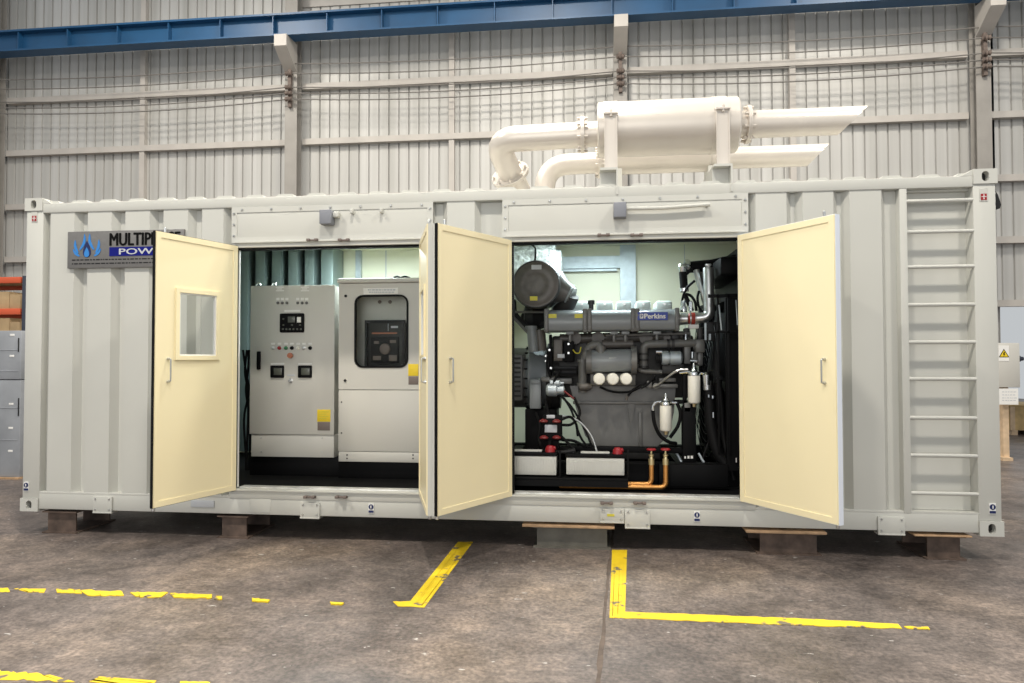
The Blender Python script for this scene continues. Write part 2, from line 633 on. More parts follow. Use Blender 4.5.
ZBM = 7.365                      # underside of the crane beam
CX = (-6.30, -.23, 5.75, 11.63)
for k, x in enumerate(CX):
    # steel H column with a corbel that carries the crane beam
    t = bpy.data.objects.new('trim_%d' % (k + 1), None)
    COL.objects.link(t)
    t.location = (x, WY - .3, 0)
    ORG[t.name] = Vector(t.location)
    struct(t)
    mb = MB()
    mb.box(x - .115, x + .115, WY - .33, WY - .31, 0, 10.5)
    mb.box(x - .115, x + .115, WY - .145, WY - .125, 0, 10.5)
    mb.box(x - .012, x + .012, WY - .31, WY - .145, 0, 10.5)
    mb.build('column', M['column'], t)
    MB().prism([(WY - .33, 6.86), (WY - .40, 6.90), (WY - .78, 7.16), (WY - .78, ZBM), (WY - .33, ZBM)], 'x', x - .115, x + .115).build('corbel', M['girt'], t)

# the blue crane beam
BY0, BY1 = WY - .74, WY - .46
bt = thing('crane_beam', 'long blue steel crane beam high along the corrugated wall', 'beam', (2, WY - .67, ZBM))
mb = MB().box(-14, 20, BY0, BY1, ZBM + .001, ZBM + .03)
mb.box(-14, 20, BY0, BY1, ZBM + .365, ZBM + .40)
mb.box(-14, 20, WY - .61, WY - .59, ZBM + .03, ZBM + .365)
mb.build('girder', M['beam'], bt)
x = -13.4
while x < 20:
    MB().box(x - .008, x + .008, BY0 + .02, WY - .61, ZBM + .03, ZBM + .365).build('stiffener', M['beam'], bt)
    x += 1.0
MB().box(-14, 20, WY - .635, WY - .565, ZBM + .40, ZBM + .46).build('rail', M['column'], bt)

# conductor wires slung between brackets on the columns
zs = (6.98, 6.80, 6.55, 6.44, 6.33)
for k, x in enumerate(CX):
    t = thing('conductor_bracket', ['', 'brown insulator bracket on the wall column above the left opening', 'brown insulator bracket on the column above the exhaust silencer', 'brown insulator bracket on the far right wall column'][k] or 'brown insulator bracket on the wall column at the left edge', 'bracket', (x, WY - .40, 6.6), 'wire brackets on the columns')
    MB().box(x - .03, x + .03, WY - .40, WY - .331, 6.2, 7.08).build('backplate', M['rustywire'], t)
    for z in zs:
        MB().lathe((x - .07, WY - .43, z), (1, 0, 0), [(0, .02), (.015, .045), (.05, .03), (.07, .05), (.09, .03), (.125, .045), (.14, .02)], 10).build('insulator', M['rustywire'], t)
wl = ('topmost thin dark wire slung along the hall wall', 'second thin dark wire from the top along the hall wall', 'middle one of the five thin wires along the wall',
      'second lowest of the thin wires along the wall', 'lowest of the thin dark wires along the wall')
for i, z in enumerate(zs):
    pts = []
    xs = [-12.5] + list(CX) + [18]
    for k in range(len(xs) - 1):
        for j in range(16):
            t_ = j / 16
            pts.append((xs[k] + (xs[k + 1] - xs[k]) * t_, WY - .43, z - .30 * t_ * (1 - t_) * (1 + .1 * i)))
    tag(MB().tube(pts, .0105, 6).build('conductor_wire', M['wire']), wl[i], 'wire', 'conductor wires along the wall')

# ------------------------------------------------------------------ the container
L, H, W = 8.432, 2.896, 2.438
C_ = lambda z: z + Z0
ct = thing('generator_container', 'pale grey green shipping container housing a generator with cream doors standing open', 'container', (L / 2, W / 2, Z0))


def oval(cx, cz, w, h, n=8):
    r = w / 2
    o = []
    for k in range(n + 1): o.append((cx + r * math.cos(math.pi * k / n), cz + (h / 2 - r) + r * math.sin(math.pi * k / n)))
    for k in range(n + 1): o.append((cx - r * math.cos(math.pi * k / n), cz - (h / 2 - r) - r * math.sin(math.pi * k / n)))
    return o


def casting(x0, z0, y0=-.004, front=True):
    w, h, dp = .178, .118, .162
    bm = bmesh.new()
    ov = oval(x0 + w / 2, z0 + h / 2, .055, .08)
    rect = [(x0 + w, z0 + h / 2), (x0 + w, z0 + h), (x0, z0 + h), (x0, z0 + h / 2), (x0, z0), (x0 + w, z0)]
    mb = MB()
    n = len(ov)
    yf = y0
    # front plate with an oval hole: fan the outline onto the hole
    import math as m_
    outer = []
    cx, cz = x0 + w / 2, z0 + h / 2
    for p in ov:
        dx, dz = p[0] - cx, p[1] - cz
        s = min((w / 2) / abs(dx) if abs(dx) > 1e-6 else 9e9, (h / 2) / abs(dz) if abs(dz) > 1e-6 else 9e9)
        outer.append((cx + dx * s, cz + dz * s))
    corners = [(x0 + w, z0 + h), (x0, z0 + h), (x0, z0), (x0 + w, z0)]
    for c in corners:
        i = min(range(n), key=lambda k: (outer[k][0] - c[0]) ** 2 + (outer[k][1] - c[1]) ** 2)
        outer[i] = c
    vs_ = [(p[0], yf, p[1]) for p in outer] + [(p[0], yf, p[1]) for p in ov] + [(p[0], yf + .06, p[1]) for p in ov] + [(p[0], yf + dp, p[1]) for p in outer]
    fs = []
    for i in range(n):
        j = (i + 1) % n
        fs += [(i, j, n + j, n + i), (n + i, n + j, 2 * n + j, 2 * n + i), (i, 3 * n + i, 3 * n + j, j)]
    fs.append(tuple(3 * n + i for i in range(n)))
    mb.add(vs_, fs)
    mb.mi = 1
    mb.add([(p[0], yf + .055, p[1]) for p in ov], [tuple(range(n))])
    return mb


for x0 in (0, L - .178):
    for z0 in (C_(0), C_(H) - .118):
        casting(x0, z0).build('corner_casting', [M['cont'], M['void']], ct, sharp=30)
        MB().box(x0, x0 + .178, W - .162, W, z0, z0 + .118, .006).build('corner_casting', M['cont'], ct)
# posts
for x0, x1 in ((.012, .182), (L - .178, L - .01)):
    MB().box(x0, x1, .008, .16, C_(.118), C_(H) - .118, .006).build('corner_post', M['cont'], ct)
    MB().box(x0, x1, W - .16, W - .008, C_(.118), C_(H) - .118, .006).build('corner_post', M['cont'], ct)
# top rails with the ramped ends beside the castings
tr = MB().box(.178, L - .178, .004, .075, C_(2.757), C_(2.845), .006)
for xa, xb in ((.178, .26), (L - .178, L - .26)):
    tr.prism([(xa, C_(2.845)), (xb, C_(2.845)), (xa, C_(H) - .002)] if xa < xb else [(xa, C_(2.845)), (xa, C_(H) - .002), (xb, C_(2.845))], 'y', .004, .075)
tr.build('top_rail', M['cont'], ct)
MB().box(.178, L - .178, W - .075, W - .004, C_(2.757), C_(2.845), .006).build('top_rail', M['cont'], ct)
# bottom rails
br = MB().box(.178, L - .178, .010, .09, C_(.022), C_(.165), .005)
br.box(2.03, 6.56, .004, .10, C_(.16), C_(.235), .004)
br.box(2.03, 6.56, -.012, .06, C_(.228), C_(.246), .003)
br.build('bottom_rail', M['cont'], ct)
MB().box(.178, L - .178, W - .09, W - .01, C_(.022), C_(.165), .005).build('bottom_rail', M['cont'], ct)
MB().box(.178, L - .178, .15, W - .1, C_(.10), C_(.238)).build('floor_pan', M['infloor'], ct)
for x0, x1 in ((2.10, 3.80), (4.55, 6.46)):
    MB().box(x0, x1, .05, .14, C_(.232), C_(.256), .003).build('threshold', M['stain'], ct, 'scuffed bare metal threshold')


# corrugated front panels
def corr(x0, x1, outs, z0, z1, yo=.014, yr=.080, sl=.048):
    """outs: outer flats (xa, xb) between x0 and x1; the rest lies back by the corrugation depth"""
    pf = [(x0, yr)]
    for a_, b_ in outs:
        if a_ > x0 + .001: pf += [(a_ - sl, yr), (a_, yo)]
        else: pf[-1] = (a_, yo)
        pf += [(b_, yo)]
        if b_ < x1 - .001: pf += [(b_ + sl, yr)]
    if pf[-1][0] < x1 - .001: pf.append((x1, yr))
    poly = pf + [(x1, .098), (x0, .098)]
    return MB().prism(poly, 'z', z0, z1)


corr(.18, 2.03, [(.25, .49), (.625, .862), (.998, 1.236), (1.372, 1.606), (1.746, 1.95)], C_(.165), C_(2.757)).build('side_panel', M['cont'], ct, 'corrugated panel left of the openings', flat=True)
corr(3.86, 4.50, [(4.0, 4.24)], C_(.16), C_(2.757)).build('side_panel', M['cont'], ct, 'narrow corrugated panel between the openings', flat=True)
corr(6.52, 7.70, [(6.585, 6.829), (6.957, 7.196), (7.322, 7.565)], C_(.165), C_(2.757)).build('side_panel', M['cont'], ct, 'corrugated panel right of the openings', flat=True)
lip = MB()
for x0, x1 in ((.18, 2.03), (6.56, 7.70)):
    lip.box(x0, x1, .010, .08, C_(.16), C_(.182), .003)
lip.build('ledge', M['cont'], ct)
# jambs of the openings
for x0, x1 in ((2.03, 2.07), (3.79, 3.86), (4.50, 4.56), (6.46, 6.52)):
    MB().box(x0, x1, .002, .05, C_(.235), C_(2.394), .003).build('door_jamb', M['cont'], ct)
# rubber seals in the openings
for x0, x1 in ((2.07, 3.79), (4.56, 6.46)):
    g = MB().box(x0, x0 + .02, .006, .05, C_(.256), C_(2.40)).box(x1 - .02, x1, .006, .05, C_(.256), C_(2.40)).box(x0 + .02, x1 - .02, .02, .09, C_(2.375), C_(2.40))
    g.build('door_seal', M['rubber'], ct)
    if x0 < 3: MB().box(x0 + .02, x0 + .027, .03, .05, C_(.256), C_(2.375)).build('inner_trim', M['white'], ct)
# headers over the openings
for x0, x1, st in ((2.035, 3.878, (3.161, 3.423)), (4.484, 6.522, ())):
    h = MB().box(x0, x1, .004, .075, C_(2.40), C_(2.757), .003)
    h.frame(x0, x1, C_(2.435), C_(2.757), .05, -.002, .02)
    h.box(x0 + .03, x1 - .03, -.020, .02, C_(2.43), C_(2.448), .003)
    h.box(x0 + .03, x1 - .03, -.004, .06, C_(2.392), C_(2.43), .004)
    ho = h.build('header_panel', M['cont'], ct)
    n = 7
    for k in range(n):
        xx = x0 + .1 + (x1 - x0 - .2) * k / (n - 1)
        MB().lathe((xx, -.014, C_(2.733)), (0, 1, 0), [(0, .006), (.004, .010), (.008, .011)], 8).build('screw', M['steel'], ho)
    for zz in (2.5, 2.6, 2.7):
        for xx in (x0 + .025, x1 - .025):
            MB().lathe((xx, -.014, C_(zz)), (0, 1, 0), [(0, .006), (.004, .010), (.008, .011)], 8).build('screw', M['steel'], ho)
    for xx in st:
        MB().box(xx - .012, xx + .012, -.05, .004, C_(2.665), C_(2.705), .006).build('clip', M['cont'], ho)
# door lamps on the headers
for x0, x1, z1, ln in ((2.890, 2.995, 2.695, .05), (5.424, 5.529, 2.690, .68)):
    b_ = MB().box(x0, x1, -.095, .004, C_(z1 - .125), C_(z1), .006).build('lamp_box', M['lampbox'], ct, 'dark grey square lamp box on the header')
    mb = MB()
    if ln > .1:
        mb.tube([(x1, -.04, C_(z1 - .045)), (x1 + .3, -.04, C_(z1 - .048)), (x1 + ln, -.04, C_(z1 - .03))], .016, 10)
        mb.box(x1 + ln - .03, x1 + ln - .01, -.04, .004, C_(z1 - .04), C_(z1 - .02))
    else:
        mb.box(x1, x1 + ln, -.055, .0, C_(z1 - .06), C_(z1 - .01), .008)
    mb.build('lamp_tube', M['cont'], b_)
# door-bar keepers on headers and rail
for u in (312.5, 344, 603.5, 636.5):
    for up_ in (1, 0):
        uu = u if up_ else (u - 3 if u < 400 else u + 3)
        p = at(uu, (240 if u < 400 else 235) if up_ else (497 if u < 400 else 503), -.02)
        mb = MB()
        for s in (-.05, .022):
            mb.box(p.x + s, p.x + s + .03, -.045, .004 if up_ else -.003, p.z - .011, p.z + .011, .004)
        mb.box(p.x - .05, p.x + .052, -.028, .004, p.z - .008, p.z + .006, .003)
        mb.build('door_keeper', M['brownst'], ct, 'small dark door keeper')

# ladder at the right end: recessed back plate, slim stile and nine rungs
la = MB()
la.box(7.757, L - .178, .125, .145, C_(.165), C_(2.757))
la.box(7.757, L - .178, .01, .125, C_(.165), C_(.18)).box(7.757, L - .178, .076, .125, C_(2.742), C_(2.757))
lo = la.build('ladder_recess', M['cont'], ct)
MB().box(7.700, 7.757, .006, .145, C_(.165), C_(2.757), .004).build('stile', M['cont'], lo)
for k in range(9):
    z = C_((.323, .622, .921, 1.230, 1.523, 1.822, 2.126, 2.408, 2.656)[k])
    MB().tube([(7.755, .022, z), (L - .176, .022, z)], .016, 12).build('rung', M['cont'], lo)

# roof, end walls and back
rp = []
x = .12
while x < L - .25:
    rp += [(x, C_(2.838)), (x + .02, C_(2.838)), (x + .06, C_(2.872)), (x + .185, C_(2.872)), (x + .225, C_(2.838))]
    x += .285
rp = [(.1, C_(2.838))] + rp + [(L - .1, C_(2.838)), (L - .1, C_(2.815)), (.1, C_(2.815))]
MB().prism(rp, 'y', .03, W - .03).build('roof', M['cont'], ct, flat=True)
MB().box(.12, L - .12, .16, W - .1, C_(2.72), C_(2.75)).build('ceiling_lining', M['inwall'], ct)
bw = MB().box(.2, L - .2, W - .1, W - .012, C_(.165), C_(2.757)).build('rear_wall', M['inwall'], ct, 'cream lined rear wall of the container')
MB().box(2.74, 2.752, W - .104, W - .1, C_(.3), C_(2.72)).build('seam', M['pgrey'], bw)
MB().box(6.31, 6.316, W - .104, W - .1, C_(.3), C_(2.72)).build('seam', M['pgrey'], bw)
# galvanised cable channels on the rear wall
a_ = at(562, 257, 2.30); b_ = at(622, 268, 2.30)
MB().box(4.2, b_.x, 2.28, W - .1, b_.z, a_.z).build('cable_channel', M['galv'], bw)
MB().box(4.2, b_.x - .06, 2.26, W - .1, b_.z - .035, b_.z - .012).build('cable_channel', M['galv'], bw)
a_ = at(620, 245, 2.30); b_ = at(636, 330, 2.30)
MB().box(a_.x, b_.x, 2.27, W - .1, C_(.5), C_(2.72)).build('cable_channel', M['galv'], bw)
a_ = at(356, 245, 2.30); b_ = at(361, 330, 2.30)
MB().box(a_.x, b_.x, 2.28, W - .1, C_(.5), C_(2.72)).build('cable_channel', M['galv'], bw)
for x0 in (.03, L - .11):
    MB().box(x0, x0 + .08, .16, W - .16, C_(.118), C_(2.757)).build('end_wall', M['cont'], ct)
MB().box(4.12, 4.17, .62, W - .1, C_(.24), C_(2.72)).build('partition', M['inwall'], ct)
# LED tubes under the ceiling
for x0 in (2.75, 5.35):
    MB().box(x0 - .45, x0 + .45, 1.17, 1.27, C_(2.685), C_(2.72)).build('led_batten', M['white'], ct)
    MB().tube([(x0 - .44, 1.22, C_(2.675)), (x0 + .44, 1.22, C_(2.675))], .014, 10).build('led_tube', M['led'], ct)
# silencer baffles on the rear wall at the left end
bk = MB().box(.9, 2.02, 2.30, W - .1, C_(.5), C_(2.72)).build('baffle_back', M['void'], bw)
for k in range(-1, 5):
    p0, p1 = at(255.3 + 16.4 * k, 252, 1.95), at(264.8 + 16.4 * k, 252, 1.95)
    if k == 4: p1 = at(333, 252, 1.95)
    MB().box(p0.x, p1.x, 1.95, 2.30, C_(.3), C_(2.72), .01).build('baffle', M['teal'], bw)
for x0, x1 in ((4.60, 4.64),):
    MB().box(x0, x1, 2.30, W - .1, C_(.3), C_(2.4)).build('seam', M['pgrey'], bw)
# foot plates and labels on the bottom rail
for x0, x1, z0, z1 in ((.727, .913, .0, .15), (2.694, 2.872, .0, .14), (5.302, 5.500, .03, .15), (5.506, 5.712, -.012, .145), (7.497, 7.700, -.01, .135)):
    fp = MB().box(x0, x1, -.006, .012, C_(z0 + .004), C_(z1), .003)
    fp.box(x0, x1, -.010, .08, C_(z0), C_(z0 + .012), .002)
    fo = fp.build('foot_plate', M['cont'], ct)
    for xx in (x0 + .025, x1 - .025):
        for zz in (z0 + .035, z1 - .02):
            MB().lathe((xx, -.014, C_(zz)), (0, 1, 0), [(0, .006), (.006, .009), (.012, .009)], 8).build('bolt', M['steel'], fo)
MB().box(5.36, 5.42, -.0085, -.005, C_(.085), C_(.105)).build('sticker', M['ydull'], ct, 'tiny yellow label on the foot plate')
MB().box(1.67, 1.89, .002, .012, C_(.075), C_(.135), .002).build('data_plate', M['pgrey'], ct, 'grey data plate under the left door')
MB().box(2.225, 2.42, .004, .011, C_(.04), C_(.16), .002).build('patch_plate', M['cont'], ct)
for x, z, y in ((.055, .225, .004), (3.333, .10, .006), (6.091, .098, .006), (8.352, .215, .004)):
    s = MB().box(x - .024, x + .024, y - .003, y + .004, C_(z - .042), C_(z + .042)).build('safety_sticker', M['white'], ct, 'small white sticker with a blue round symbol')
    MB().lathe((x, y - .006, C_(z + .014)), (0, 1, 0), [(0, .022), (.004, .022)], 16).build('symbol', M['navy'], s)
    MB().box(x - .004, x + .004, y - .009, y - .005, C_(z + .002), C_(z + .026)).build('symbol', M['white'], s)
    MB().box(x - .022, x + .022, y - .006, y - .002, C_(z - .036), C_(z - .016)).build('caption_bar', M['navy'], s)
for x, z in ((.093, 2.712), (8.331, 2.678)):
    s = MB().box(x - .03, x + .03, .004, .010, C_(z - .04), C_(z + .06)).build('warning_sticker', M['cont'], ct)
    MB().box(x - .022, x + .022, .001, .006, C_(z - .03), C_(z + .02)).build('symbol', M['red'], s, 'red square symbol')
    MB().box(x - .003, x + .003, -.001, .002, C_(z - .025), C_(z + .015)).build('symbol', M['paper'], s)
    MB().box(x - .018, x + .018, -.001, .002, C_(z - .006), C_(z - .001)).build('symbol', M['paper'], s)
# flaps on the end walls near the top corners
MB().prism([(L, C_(2.76)), (L + .035, C_(2.70)), (L + .058, C_(2.62)), (L + .05, C_(2.59)), (L, C_(2.58))], 'y', .06, .22).build('vent_cowl', M['dark'], ct, 'black cowl on the right end wall')
MB().prism([(.03, C_(2.72)), (-.01, C_(2.68)), (-.022, C_(2.58)), (.03, C_(2.56))], 'y', .10, .24).build('vent_cowl', M['dark'], ct, 'dark cowl on the left end wall')

# the name sign on the left panel
sg = MB().box(.445, 1.588, -.012, .012, C_(2.232), C_(2.572), .004).build('sign_plate', M['signm'], ct, 'brushed grey sign with blue flame logo and black lettering')
sx = lambda u: at(u, 250, -.014).x
zmid = lambda v: at(88, v, -.014).z
text('lettering', 'MULTIPHASE', M['print'], sg, sx(109.8), sx(180), zmid(246.2), zmid(233.8), -.013, heavy=.005)
MB().box(sx(109.5), sx(180), -.0165, -.012, zmid(256.6), zmid(247.8)).build('word_bar', M['blue'], sg)
text('lettering', 'POWER', M['pgrey'], sg, sx(119.5), sx(170), zmid(255.2), zmid(249.4), -.017, heavy=.002)
lg = MB()
cx, cz = sx(86.9), zmid(245.4)


def petal(mb, x0, z0, x1, z1, w, bend, y=-.0155):
    n = 8
    pl, pr = [], []
    dx, dz = x1 - x0, z1 - z0
    ln = math.hypot(dx, dz)
    nx, nz = -dz / ln, dx / ln
    for i in range(n + 1):
        t = i / n
        c = bend * math.sin(math.pi * t)
        ww = w * math.sin(math.pi * min(1, .12 + t * .86)) ** .7 * (1 if t < 1 else 0.1)
        px, pz = x0 + dx * t + nx * c, z0 + dz * t + nz * c
        pl.append((px + nx * ww, pz + nz * ww))
        pr.append((px - nx * ww, pz - nz * ww))
    mb.prism(pl + pr[::-1], 'y', y, -.011)


for s in (-1, 1):
    petal(lg, cx + s * .070, cz - .040, cx + s * .026, cz + .108, .0125, s * .020)
    petal(lg, cx + s * .088, cz - .072, cx + s * .118, cz + .052, .0125, -s * .012)
    petal(lg, cx + s * .074, cz - .098, cx + s * .138, cz - .030, .0115, -s * .010)
lg.build('logo', M['sky'], sg, flat=True)
dp = [(cx + .052 * math.sin(t) * (math.sin(t / 2) ** 1.2), cz - .034 + .076 * math.cos(t)) for t in [2 * math.pi * k / 24 for k in range(24)]]
MB().prism(dp, 'y', -.0165, -.011).build('logo', M['navy'], sg, flat=True)
dp = [(cx + .034 * math.sin(t) * (math.sin(t / 2) ** 1.2), cz - .062 + .046 * math.cos(t)) for t in [2 * math.pi * k / 24 for k in range(24)]]
MB().prism(dp, 'y', -.0175, -.011).build('logo', M['sky'], sg, flat=True)
for v in (259.8, 263.6):
    sm = MB()
    x = sx(72)
    while x < sx(179):
        w_ = rnd.uniform(.012, .05)
        sm.box(x, x + w_, -.0135, -.011, zmid(v + .6), zmid(v - .6))
        x += w_ + .01
    sm.build('fine_print', M['dark'], sg)


# doors
def door(hx, ang_dir, w, side, window=None, handle=None, edge='cont', label=None, y=-.012, th=.045, z0=.436, z1=2.606, seal=True):
    """hinge at hx; ang_dir = direction hinge -> free edge; side = +1 hinge on the left, -1 on the right"""
    d = Vector((ang_dir[0], ang_dir[1], 0)).normalized()
    n = Vector((-d.y, d.x, 0)) * side                # the way the inner face looks
    Mx = Matrix(((d.x, n.x, 0, hx), (d.y, n.y, 0, y), (0, 0, 1, 0), (0, 0, 0, 1)))
    # local frame: x along the width, y out of the inner face, z up
    leaf = MB()
    if window:
        a0, a1, b0, b1 = window
        for q in ((0, a0, z0, z1), (a1, w, z0, z1), (a0, a1, z0, b0), (a0, a1, b1, z1)):
            leaf.box(q[0], q[1], -th, 0, q[2], q[3])
    else:
        leaf.box(0, w, -th, 0, z0, z1)
    leaf.xf(Mx)
    dr = leaf.build('door', M['cream'], ct, label, flat=True)
    fr = MB().frame(0.002, w - .002, z0 + .002, z1 - .002, .045, 0, .006).xf(Mx)
    fr.build('border', M['cream'], dr, flat=True)
    MB().frame(-.002, w + .003, z0 - .003, z1 + .003, .012, -th - .004, -.004).xf(Mx).build('edge_strip', M[edge], dr)
    MB().box(0, w, -th - .008, -th, z0, z1).xf(Mx).build('outer_skin', M['cont'], dr) if not window else None
    if window:
        o = MB()
        for q in ((0, a0, z0, z1), (a1, w, z0, z1), (a0, a1, z0, b0), (a0, a1, b1, z1)):
            o.box(q[0], q[1], -th - .008, -th, q[2], q[3])
        o.xf(Mx).build('outer_skin', M['cont'], dr, flat=True)
        MB().frame(a0 - .035, a1 + .035, b0 - .035, b1 + .035, .035, 0, .014).xf(Mx).build('window_frame', M['cream'], dr)
        MB().frame(a0, a1, b0, b1, .012, -th, .004).xf(Mx).build('window_reveal', M['white'], dr)
        MB().box(a0 + .012, a1 - .012, -th + .006, -th + .012, b0 + .012, b1 - .012).xf(Mx).build('window_pane', M['glass'], dr)
    if seal:
        MB().box(w + .003, w + .008, -.022, .004, z0, z1).xf(Mx).build('gasket', M['rubber'], dr)
    hu, hz0, hz1 = handle
    hm = MB().tube(fillet([(hu, .008, hz0), (hu, .034, hz0), (hu, .034, hz1), (hu, .008, hz1)], .012), .006, 8)
    for zz in (hz0, hz1):
        hm.lathe((hu, 0, zz), (0, 1, 0), [(0, .012), (.012, .011), (.02, .008)], 12)
    hm.xf(Mx).build('handle', M['steel'], dr, 'steel bar handle')
    MB().lathe((w - .02, -.02, z0 - .03), (0, 0, 1), [(0, .008), (.005, .014), (.032, .014)], 10).xf(Mx).build('lock_pin', M['steel'], dr)
    MB().lathe((w - .10, -.02, z1), (0, 0, 1), [(0, .010), (.04, .010), (.045, .006)], 10).xf(Mx).build('lock_pin', M['steel'], dr)
    for zz in (z0 + .2, (z0 + z1) / 2, z1 - .2):
        MB().cyl(Mx @ Vector((-.010, -.035, zz - .05)), Mx @ Vector((-.010, -.035, zz + .05)), .011, 10).build('hinge', M['cont'], dr)
    return dr


door(2.101, (-.265, -.796), .822, 1, (.232, .603, 1.625, 2.14), (.701, 1.42, 1.60), edge='rubber', th=.022, label='cream door with a small window, leftmost of four')
door(3.765, (.262, -.80), .838, -1, (.232, .603, 1.625, 2.14), (.701, 1.42, 1.60), label='cream windowed door seen almost edge-on beside the cabinets', seal=False)
door(4.562, (-.459, -.81), .928, 1, None, (.79, 1.42, 1.60), label='plain cream door left of the engine')
door(6.435, (.504, -.775), .918, -1, None, (.822, 1.42, 1.59), edge='blueedge', label='plain cream door right of the engine', seal=False)

# ------------------------------------------------------------------ steel stubs the container stands on
for i, (x0, x1, mt, lab, tw) in enumerate(((.235, .515, 'rust', 'short rusty steel beam stub under the left corner', 0), (1.94, 2.17, 'rust', 'short rusty steel stub under the left opening', 0),
                                     (4.77, 5.36, 'olive', 'wide grey steel box beam between the yellow floor lines', .02), (6.60, 7.045, 'rust', 'brown steel beam under the right door with plywood packing', .02), (7.89, 8.135, 'rust', 'short brown steel stub under the ladder end', .012))):
    t = thing('support_beam', lab, 'support beam', ((x0 + x1) / 2, .25, 0), 'steel supports under the container')
    top = Z0 - .0 - tw + (.02 if i == 9 else 0)
    y0, y1 = .04, .55
    MB().box(x0 - .03, x1 + .03, y0 - .02, y1, 0, .012).build('flange', M[mt], t)
    MB().box(x0 - .03, x1 + .03, y0 - .02, y1, top - .012, top).build('flange', M[mt], t)
    MB().box(x0, x1, y0 + .015, y0 + .03, .012, top - .012).box(x0, x1, y1 - .05, y1 - .035, .012, top - .012).build('web', M[mt], t)
    if tw:
        MB().box(x0 - .12, x1 + .06, y0 - .05, y1, top, top + tw - .001, .002).build('packing', M['wood'], t, 'thin plywood packing')

# ------------------------------------------------------------------ exhaust silencers on the roof
AY, AZ = .36, 3.642


def flange_ring(p, ax, r, nb=8):
    ax = Vector(ax).normalized()
    mb = MB().lathe(Vector(p) - ax * .016, ax, [(0, r), (.014, r), (.014, r * .98), (.018, r * .98), (.018, r), (.032, r)], 24)
    a = Vector((0, 0, 1)) if abs(ax.z) < .9 else Vector((1, 0, 0))
    e1 = ax.cross(a).normalized()
    e2 = ax.cross(e1)
    for k in range(nb):
        t = 2 * math.pi * (k + .5) / nb
        c = Vector(p) + (e1 * math.cos(t) + e2 * math.sin(t)) * (r * .86)
        mb.cyl(c - ax * .045, c + ax * .045, .013, 6)
    return mb


def cutpipe(p0, x1, r, slant, n=28):
    """pipe along +x whose end is cut at a slant, the top longest; a real wall thickness"""
    vs_, fs = [], []
    for rr in (r, r * .93):
        for k in range(n):
            t = 2 * math.pi * k / n
            vs_.append((p0[0], p0[1] + rr * math.cos(t), p0[2] + rr * math.sin(t)))
        for k in range(n):
            t = 2 * math.pi * k / n
            vs_.append((x1 - slant * (1 - math.sin(t)) / 2, p0[1] + rr * math.cos(t), p0[2] + rr * math.sin(t)))
    for k in range(n):
        j = (k + 1) % n
        fs += [(k, j, n + j, n + k), (2 * n + k, 3 * n + k, 3 * n + j, 2 * n + j), (n + k, n + j, 3 * n + j, 3 * n + k), (k, 2 * n + k, 2 * n + j, j)]
    return MB().add(vs_, fs)


SX = at(521.5, 186, AY + .48).x
t = thing('exhaust_silencer', 'large silver exhaust silencer drum strapped on the container roof in front', 'silencer', (5.9, AY, C_(2.872)))
R1 = .240
MB().lathe((5.297, AY, AZ), (1, 0, 0), [(0, R1 - .03), (.0, R1 - .012), (.012, R1), (1.20, R1), (1.212, R1 - .012), (1.212, R1 - .03)], 48).build('drum', M['silver'], t)
for xa in (5.40, 6.335):
    MB().lathe((xa - .05, AY, AZ), (1, 0, 0), [(0, R1 + .001), (0, R1 + .006), (.12, R1 + .006), (.12, R1 + .001)], 48).build('strap', M['silver'], t)
    sb = MB().box(xa - .05, xa + .07, AY - R1 - .045, AY - R1 + .02, AZ + .05, AZ + .062)
    sb.box(xa - .045, xa + .065, AY - R1 - .02, AY - R1 - .004, C_(3.005), AZ + .05)
    sb.box(xa - .045, xa - .037, AY - R1 - .03, AY - R1 - .02, C_(3.005), AZ + .05).box(xa + .057, xa + .065, AY - R1 - .03, AY - R1 - .02, C_(3.005), AZ + .05)
    sb.cyl((xa + .012, AY - R1 - .03, AZ + .03), (xa + .012, AY - R1 - .03, AZ + .085), .012, 8)
    sb.build('strap_leg', M['silver'], t)
    bb = MB().box(xa - .085, xa + .065, -.006, .62, C_(2.985), C_(3.005))
    bb.box(xa + .05, xa + .065, -.006, .62, C_(2.775), C_(2.985)).box(xa - .085, xa - .072, .10, .62, C_(2.846), C_(2.985))
    bb.box(xa - .085, xa + .05, .08, .09, C_(2.846), C_(2.985))
    bb.build('support_bracket', M['cont'], t, 'pale grey bracket box on the roof edge')
MB().cyl((5.16, AY, AZ - .035), (5.30, AY, AZ - .03), .112).build('inlet_neck', M['silver'], t)
flange_ring((5.165, AY, AZ - .035), (1, 0, 0), .165).build('flange', M['silver'], t)
elb = fillet([(5.15, AY, AZ - .035), (4.37, AY, AZ - .05), (SX - .05, AY + .38, AZ - .36), (SX, AY + .46, AZ - .46)], .2, 8)
MB().tube(elb, .115, 24).build('inlet_pipe', M['silver'], t)
p_ = Vector((SX - .09, AY + .31, AZ - .29))
flange_ring(p_, Vector((SX - .05 - 4.37, .38, -.33)), .185).build('flange', M['silver'], t)
MB().tube([(SX - .02, AY + .43, AZ - .40), (SX, AY + .48, AZ - .48), (SX, AY + .48, C_(2.84))], .105, 20).build('inlet_pipe', M['silver'], t)
MB().cyl((6.50, AY, AZ), (6.60, AY, AZ), .112).build('outlet_neck', M['silver'], t)
flange_ring((6.60, AY, AZ), (1, 0, 0), .165).build('flange', M['silver'], t)
cutpipe((6.60, AY, AZ), 7.60, .118, .24).build('tail_pipe', M['silver'], t, 'tail pipe with slanted end')

